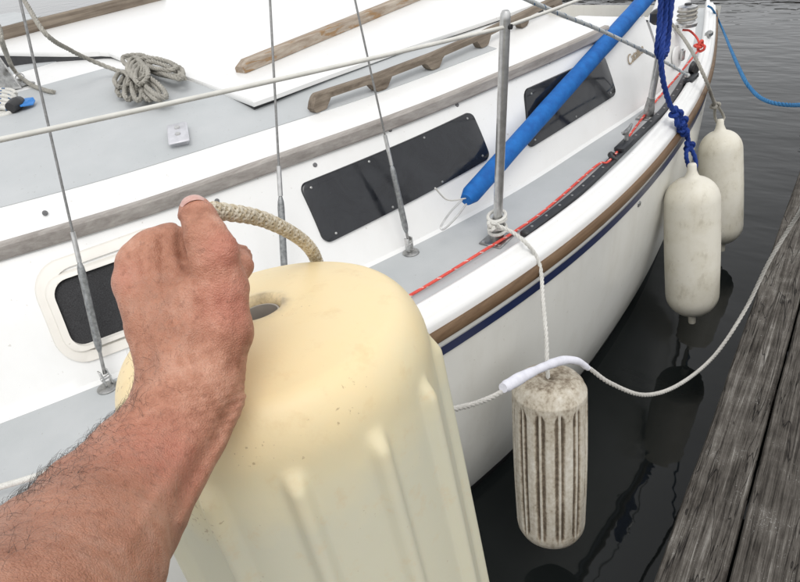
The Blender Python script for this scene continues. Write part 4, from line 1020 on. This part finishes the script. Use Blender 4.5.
def surfnet(fun, lo, hi, h):
    n = np.ceil((hi-lo)/h).astype(int)+1; ax = [lo[i]+h*np.arange(n[i]) for i in range(3)]; f = np.empty(n, np.float32)
    yy, zz = np.meshgrid(ax[1], ax[2], indexing='ij')
    # coarse pass to skip empty slabs is not needed: evaluate slab by slab
    for i in range(n[0]):
        P = np.stack([np.full(yy.size, ax[0][i]), yy.ravel(), zz.ravel()], 1); f[i] = fun(P).reshape(yy.shape)
    s = f < 0; cells = np.zeros(n-1, bool); acc = np.zeros((*(n-1), 3), np.float32); cnt = np.zeros(n-1, np.float32)
    def sl(o): return tuple(slice(o[k], n[k]-1+o[k]) for k in range(3))
    cor = [(i, j, k) for i in (0, 1) for j in (0, 1) for k in (0, 1)]
    for a in cor:
        for k in range(3):
            if a[k] == 0:
                b = list(a); b[k] = 1; fa, fb = f[sl(a)], f[sl(b)]; x = (fa < 0) != (fb < 0); t = np.where(x, fa/np.where(fa == fb, 1, fa-fb), 0)
                for c in range(3): acc[..., c] += np.where(x, a[c]+(t if c == k else 0), 0)
                cnt += x
    cells = cnt > 0; idx = -np.ones(n-1, int); idx[cells] = np.arange(cells.sum()); ii = np.argwhere(cells)
    V = lo+h*(ii+acc[cells]/cnt[cells][:, None]); Fs = []
    for k in range(3):
        o = [0, 0, 0]; o[k] = 1; A = s[:n[0]-o[0], :n[1]-o[1], :n[2]-o[2]]; B = s[o[0]:, o[1]:, o[2]:]; e = np.argwhere(A != B)
        u, v = (k+1) % 3, (k+2) % 3
        ok = (e[:, u] > 0) & (e[:, v] > 0) & (e[:, u] < n[u]-1) & (e[:, v] < n[v]-1); e = e[ok]; q = []
        for du, dv in ((-1, -1), (0, -1), (0, 0), (-1, 0)):
            c = e.copy(); c[:, u] += du; c[:, v] += dv; q.append(idx[c[:, 0], c[:, 1], c[:, 2]])
        q = np.stack(q, 1); flip = A[e[:, 0], e[:, 1], e[:, 2]]; q[~flip] = q[~flip][:, ::-1]; Fs.append(q)
    return V, np.concatenate(Fs)
allp = np.array(armc[:6]+[K(*m[:3]) for m in MC.values()]+[K(*t[:3]) for t in THUMB]+[K(*q[:3]) for l in FING.values() for q in l])
lo = allp.min(0)-.058; hi = allp.max(0)+.04
V, Fq = surfnet(full, lo, hi, .0019)
# pull the vertices onto the exact surface
for _ in range(2):
    d0 = full(V); g = np.stack([(full(V+np.eye(3)[k]*4e-4)-full(V-np.eye(3)[k]*4e-4))/8e-4 for k in range(3)], 1); g2 = (g*g).sum(1)[:, None]+1e-6
    V = V-np.clip(d0[:, None]*g/g2, -.002, .002)
Nn = g/np.linalg.norm(g, axis=1)[:, None]
W = CAM+V[:, :1]*RT+V[:, 1:2]*UP+V[:, 2:3]*FW
me = bpy.data.meshes.new('person'); me.from_pydata(W.tolist(), [], Fq.tolist()); me.update()
me.polygons.foreach_set('use_smooth', [True]*len(me.polygons))
import bmesh
bm_ = bmesh.new(); bm_.from_mesh(me); bmesh.ops.recalc_face_normals(bm_, faces=bm_.faces[:]); bm_.to_mesh(me); bm_.free()
n = NT('weathered skin'); v = n.mapped(); big = n.noise(v, 24, 4, .6); mid = n.noise(v, 95, 5, .65); fine = n.noise(v, 420, 3, .6)
red_ = n.n('ShaderNodeAttribute', attribute_name='ruddy')
f = n.math('ADD', n.math('MULTIPLY', big, .5), n.math('MULTIPLY', mid, .5))
c = n.ramp(f, [(.36, (.31, .130, .076)), (.5, (.47, .222, .142)), (.64, (.60, .325, .228))])
c = n.mix(n.math('MULTIPLY', red_.outputs['Fac'], .55), c, (.56, .195, .145))
fr_ = n.ramp(n.noise(v, 170, 2, .5), [(.62, (0, 0, 0)), (.70, (1, 1, 1))]); c = n.mix(n.math('MULTIPLY', fr_, .35), c, (.22, .09, .055))
tn = n.n('ShaderNodeAttribute', attribute_name='tan'); c = n.mix(n.math('MULTIPLY', tn.outputs['Fac'], n.ramp(mid, [(.40, (.05,)*3), (.62, (.6,)*3)])), c, (.24, .115, .075))
n.col(c); n.set(Roughness=.5, Specular_IOR_Level=.4); n.b.inputs['Subsurface Weight'].default_value = .12; n.b.inputs['Subsurface Radius'].default_value = (.012, .004, .002); n.b.inputs['Subsurface Scale'].default_value = .35
vo = n.n('ShaderNodeTexVoronoi', feature='DISTANCE_TO_EDGE'); vo.inputs['Scale'].default_value = 560; vd = n.n('ShaderNodeVectorMath', operation='ADD'); nz = n.n('ShaderNodeTexNoise'); nz.inputs['Scale'].default_value = 150; n.l(v, nz.inputs['Vector']); vsc = n.n('ShaderNodeVectorMath', operation='SCALE'); vsc.inputs['Scale'].default_value = .004; n.l(nz.outputs['Color'], vsc.inputs[0]); n.l(v, vd.inputs[0]); n.l(vsc.outputs[0], vd.inputs[1]); n.l(vd.outputs[0], vo.inputs['Vector'])
cre = n.math('MINIMUM', n.math('MULTIPLY', vo.outputs['Distance'], 4), 1)
n.bump(n.math('ADD', n.math('MULTIPLY', cre, .28), n.math('ADD', n.math('MULTIPLY', mid, 1.6), n.math('MULTIPLY', fine, .5))), .7, .0012); M_SKIN = n.m
me.materials.append(M_SKIN); person = bpy.data.objects.new('person', me); col.objects.link(person)
tag(person, 'bare sunburnt forearm and fist gripping the rope of yellow fender', 'person')
rdy = me.attributes.new('ruddy', 'FLOAT', 'POINT'); rvv = np.zeros(len(V))
for (q, s_) in (((226, 252, .42), .016), ((195, 205, .438), .012), ((131, 280, .44), .012), ((243, 270, .47), .012), ((230, 300, .425), .02), ((150, 470, .375), .03)):
    rvv = np.maximum(rvv, np.exp(-(np.linalg.norm(V-K(*q), axis=1)/s_)**2))
rdy.data.foreach_set('value', rvv.astype(np.float32))
tna = me.attributes.new('tan', 'FLOAT', 'POINT'); tvv = np.zeros(len(V))  # mask for browner patches on the back of the hand and forearm
for (q, s_) in (((158, 300, .43), .022), ((170, 330, .42), .02), ((150, 360, .41), .016), ((100, 500, .35), .05), ((40, 560, .29), .06)): tvv = np.maximum(tvv, np.exp(-(np.linalg.norm(V-K(*q), axis=1)/s_)**2))
tna.data.foreach_set('value', tvv.astype(np.float32))
# thumb nail on the far upper side of the tip
tipc = K(196, 211, .437); nail = MB(); rows = []
ndir = np.array([-.05, .62, -.78]); ndir /= np.linalg.norm(ndir); tdir_ = K(195, 205, .452)-K(209, 234, .434); tdir_ /= np.linalg.norm(tdir_); ndir -= tdir_*(ndir@tdir_); ndir /= np.linalg.norm(ndir); sdir = np.cross(tdir_, ndir)
def drop(p, nrm):
    for _ in range(12):
        d_ = float(full(p[None])[0]); p = p-nrm*d_*.8
    return p
for i in range(9):
    row = []
    for j in range(9):
        s_ = (j/8-.5)*2; t_ = (i/8-.5)*2; e_ = 1-.25*max(0, t_)**2-.15*max(0, -t_)**3
        p = tipc+sdir*(s_*.0082*e_)+tdir_*(.0030+t_*.0066)+ndir*.014; p = drop(p, ndir)+ndir*(.0007-.0006*s_**4)
        row.append(cam_pt(p))
    rows.append(row)
nail.grid(rows); n = NT('nail'); n.col(n.ramp(n.noise(n.mapped(), 300, 3), [(.35, (.52, .27, .22)), (.7, (.62, .38, .32))])); n.set(Roughness=.3)
nail.build('nail', n.m, person)
# arm hair
hair = MB(); pyv = 291-F_PX*V[:, 1]/V[:, 2]; pxv = 400+F_PX*V[:, 0]/V[:, 2]
adir = armc[3]-armc[0]; adir /= np.linalg.norm(adir); upl = np.array([-.70, .70, 0])
along = (V-armc[0])@adir; side_w = Nn@upl
pr_ = np.clip(along/.04+.35, 0, 1)*np.clip(.25+.95*side_w, .02, 1)*(along > -.03)*(Nn[:, 2] < .45); pr_[(pxv < -60) | (pyv > 640)] = 0; pr_ /= pr_.sum()
ph_ = np.exp(-((pxv-160)/28)**2-((pyv-330)/45)**2)*(Nn[:, 2] < -.2); ph_ /= ph_.sum()
pe = pr_*np.clip((side_w-.45)*3, 0, 1); pe /= pe.sum()
picks = [(i, 1.0) for i in rng.choice(len(V), 900, p=pe)]+[(i, .55) for i in rng.choice(len(V), 1000, p=pr_)]+[(i, .42) for i in rng.choice(len(V), 260, p=ph_)]
for i, sc_ in picks:
    nv = Nn[i]; t = adir*-.55*rng.choice([1, 1, 1, -.4])+upl*rng.normal(.35, .35)+rng.normal(0, .35, 3); t -= nv*(t@nv); t /= np.linalg.norm(t)+1e-9; Lh = rng.uniform(.004, .0115)*(.45+.55*sc_); cu = np.cross(nv, t)*rng.normal(0, .9)
    pts = []
    for q in np.linspace(0, 1, 5):
        pts.append(cam_pt(V[i]-nv*.0004+nv*(Lh*(.75*q-.45*q*q)*sc_)+t*Lh*q*.8+cu*Lh*q*q*.5))
    sc_ = sc_*min(1, V[i][2]/.36)
    hair.tube(pts, [.00008*sc_, .00008*sc_, .00007*sc_, .00006*sc_, .00003*sc_], 3, False)
ho = hair.build('hair', simple('dark arm hair', (.035, .024, .018), .5, var=.3), person); tag(ho, kind='stuff')

for o in bpy.data.objects:
    if '_off' in o: del o['_off']
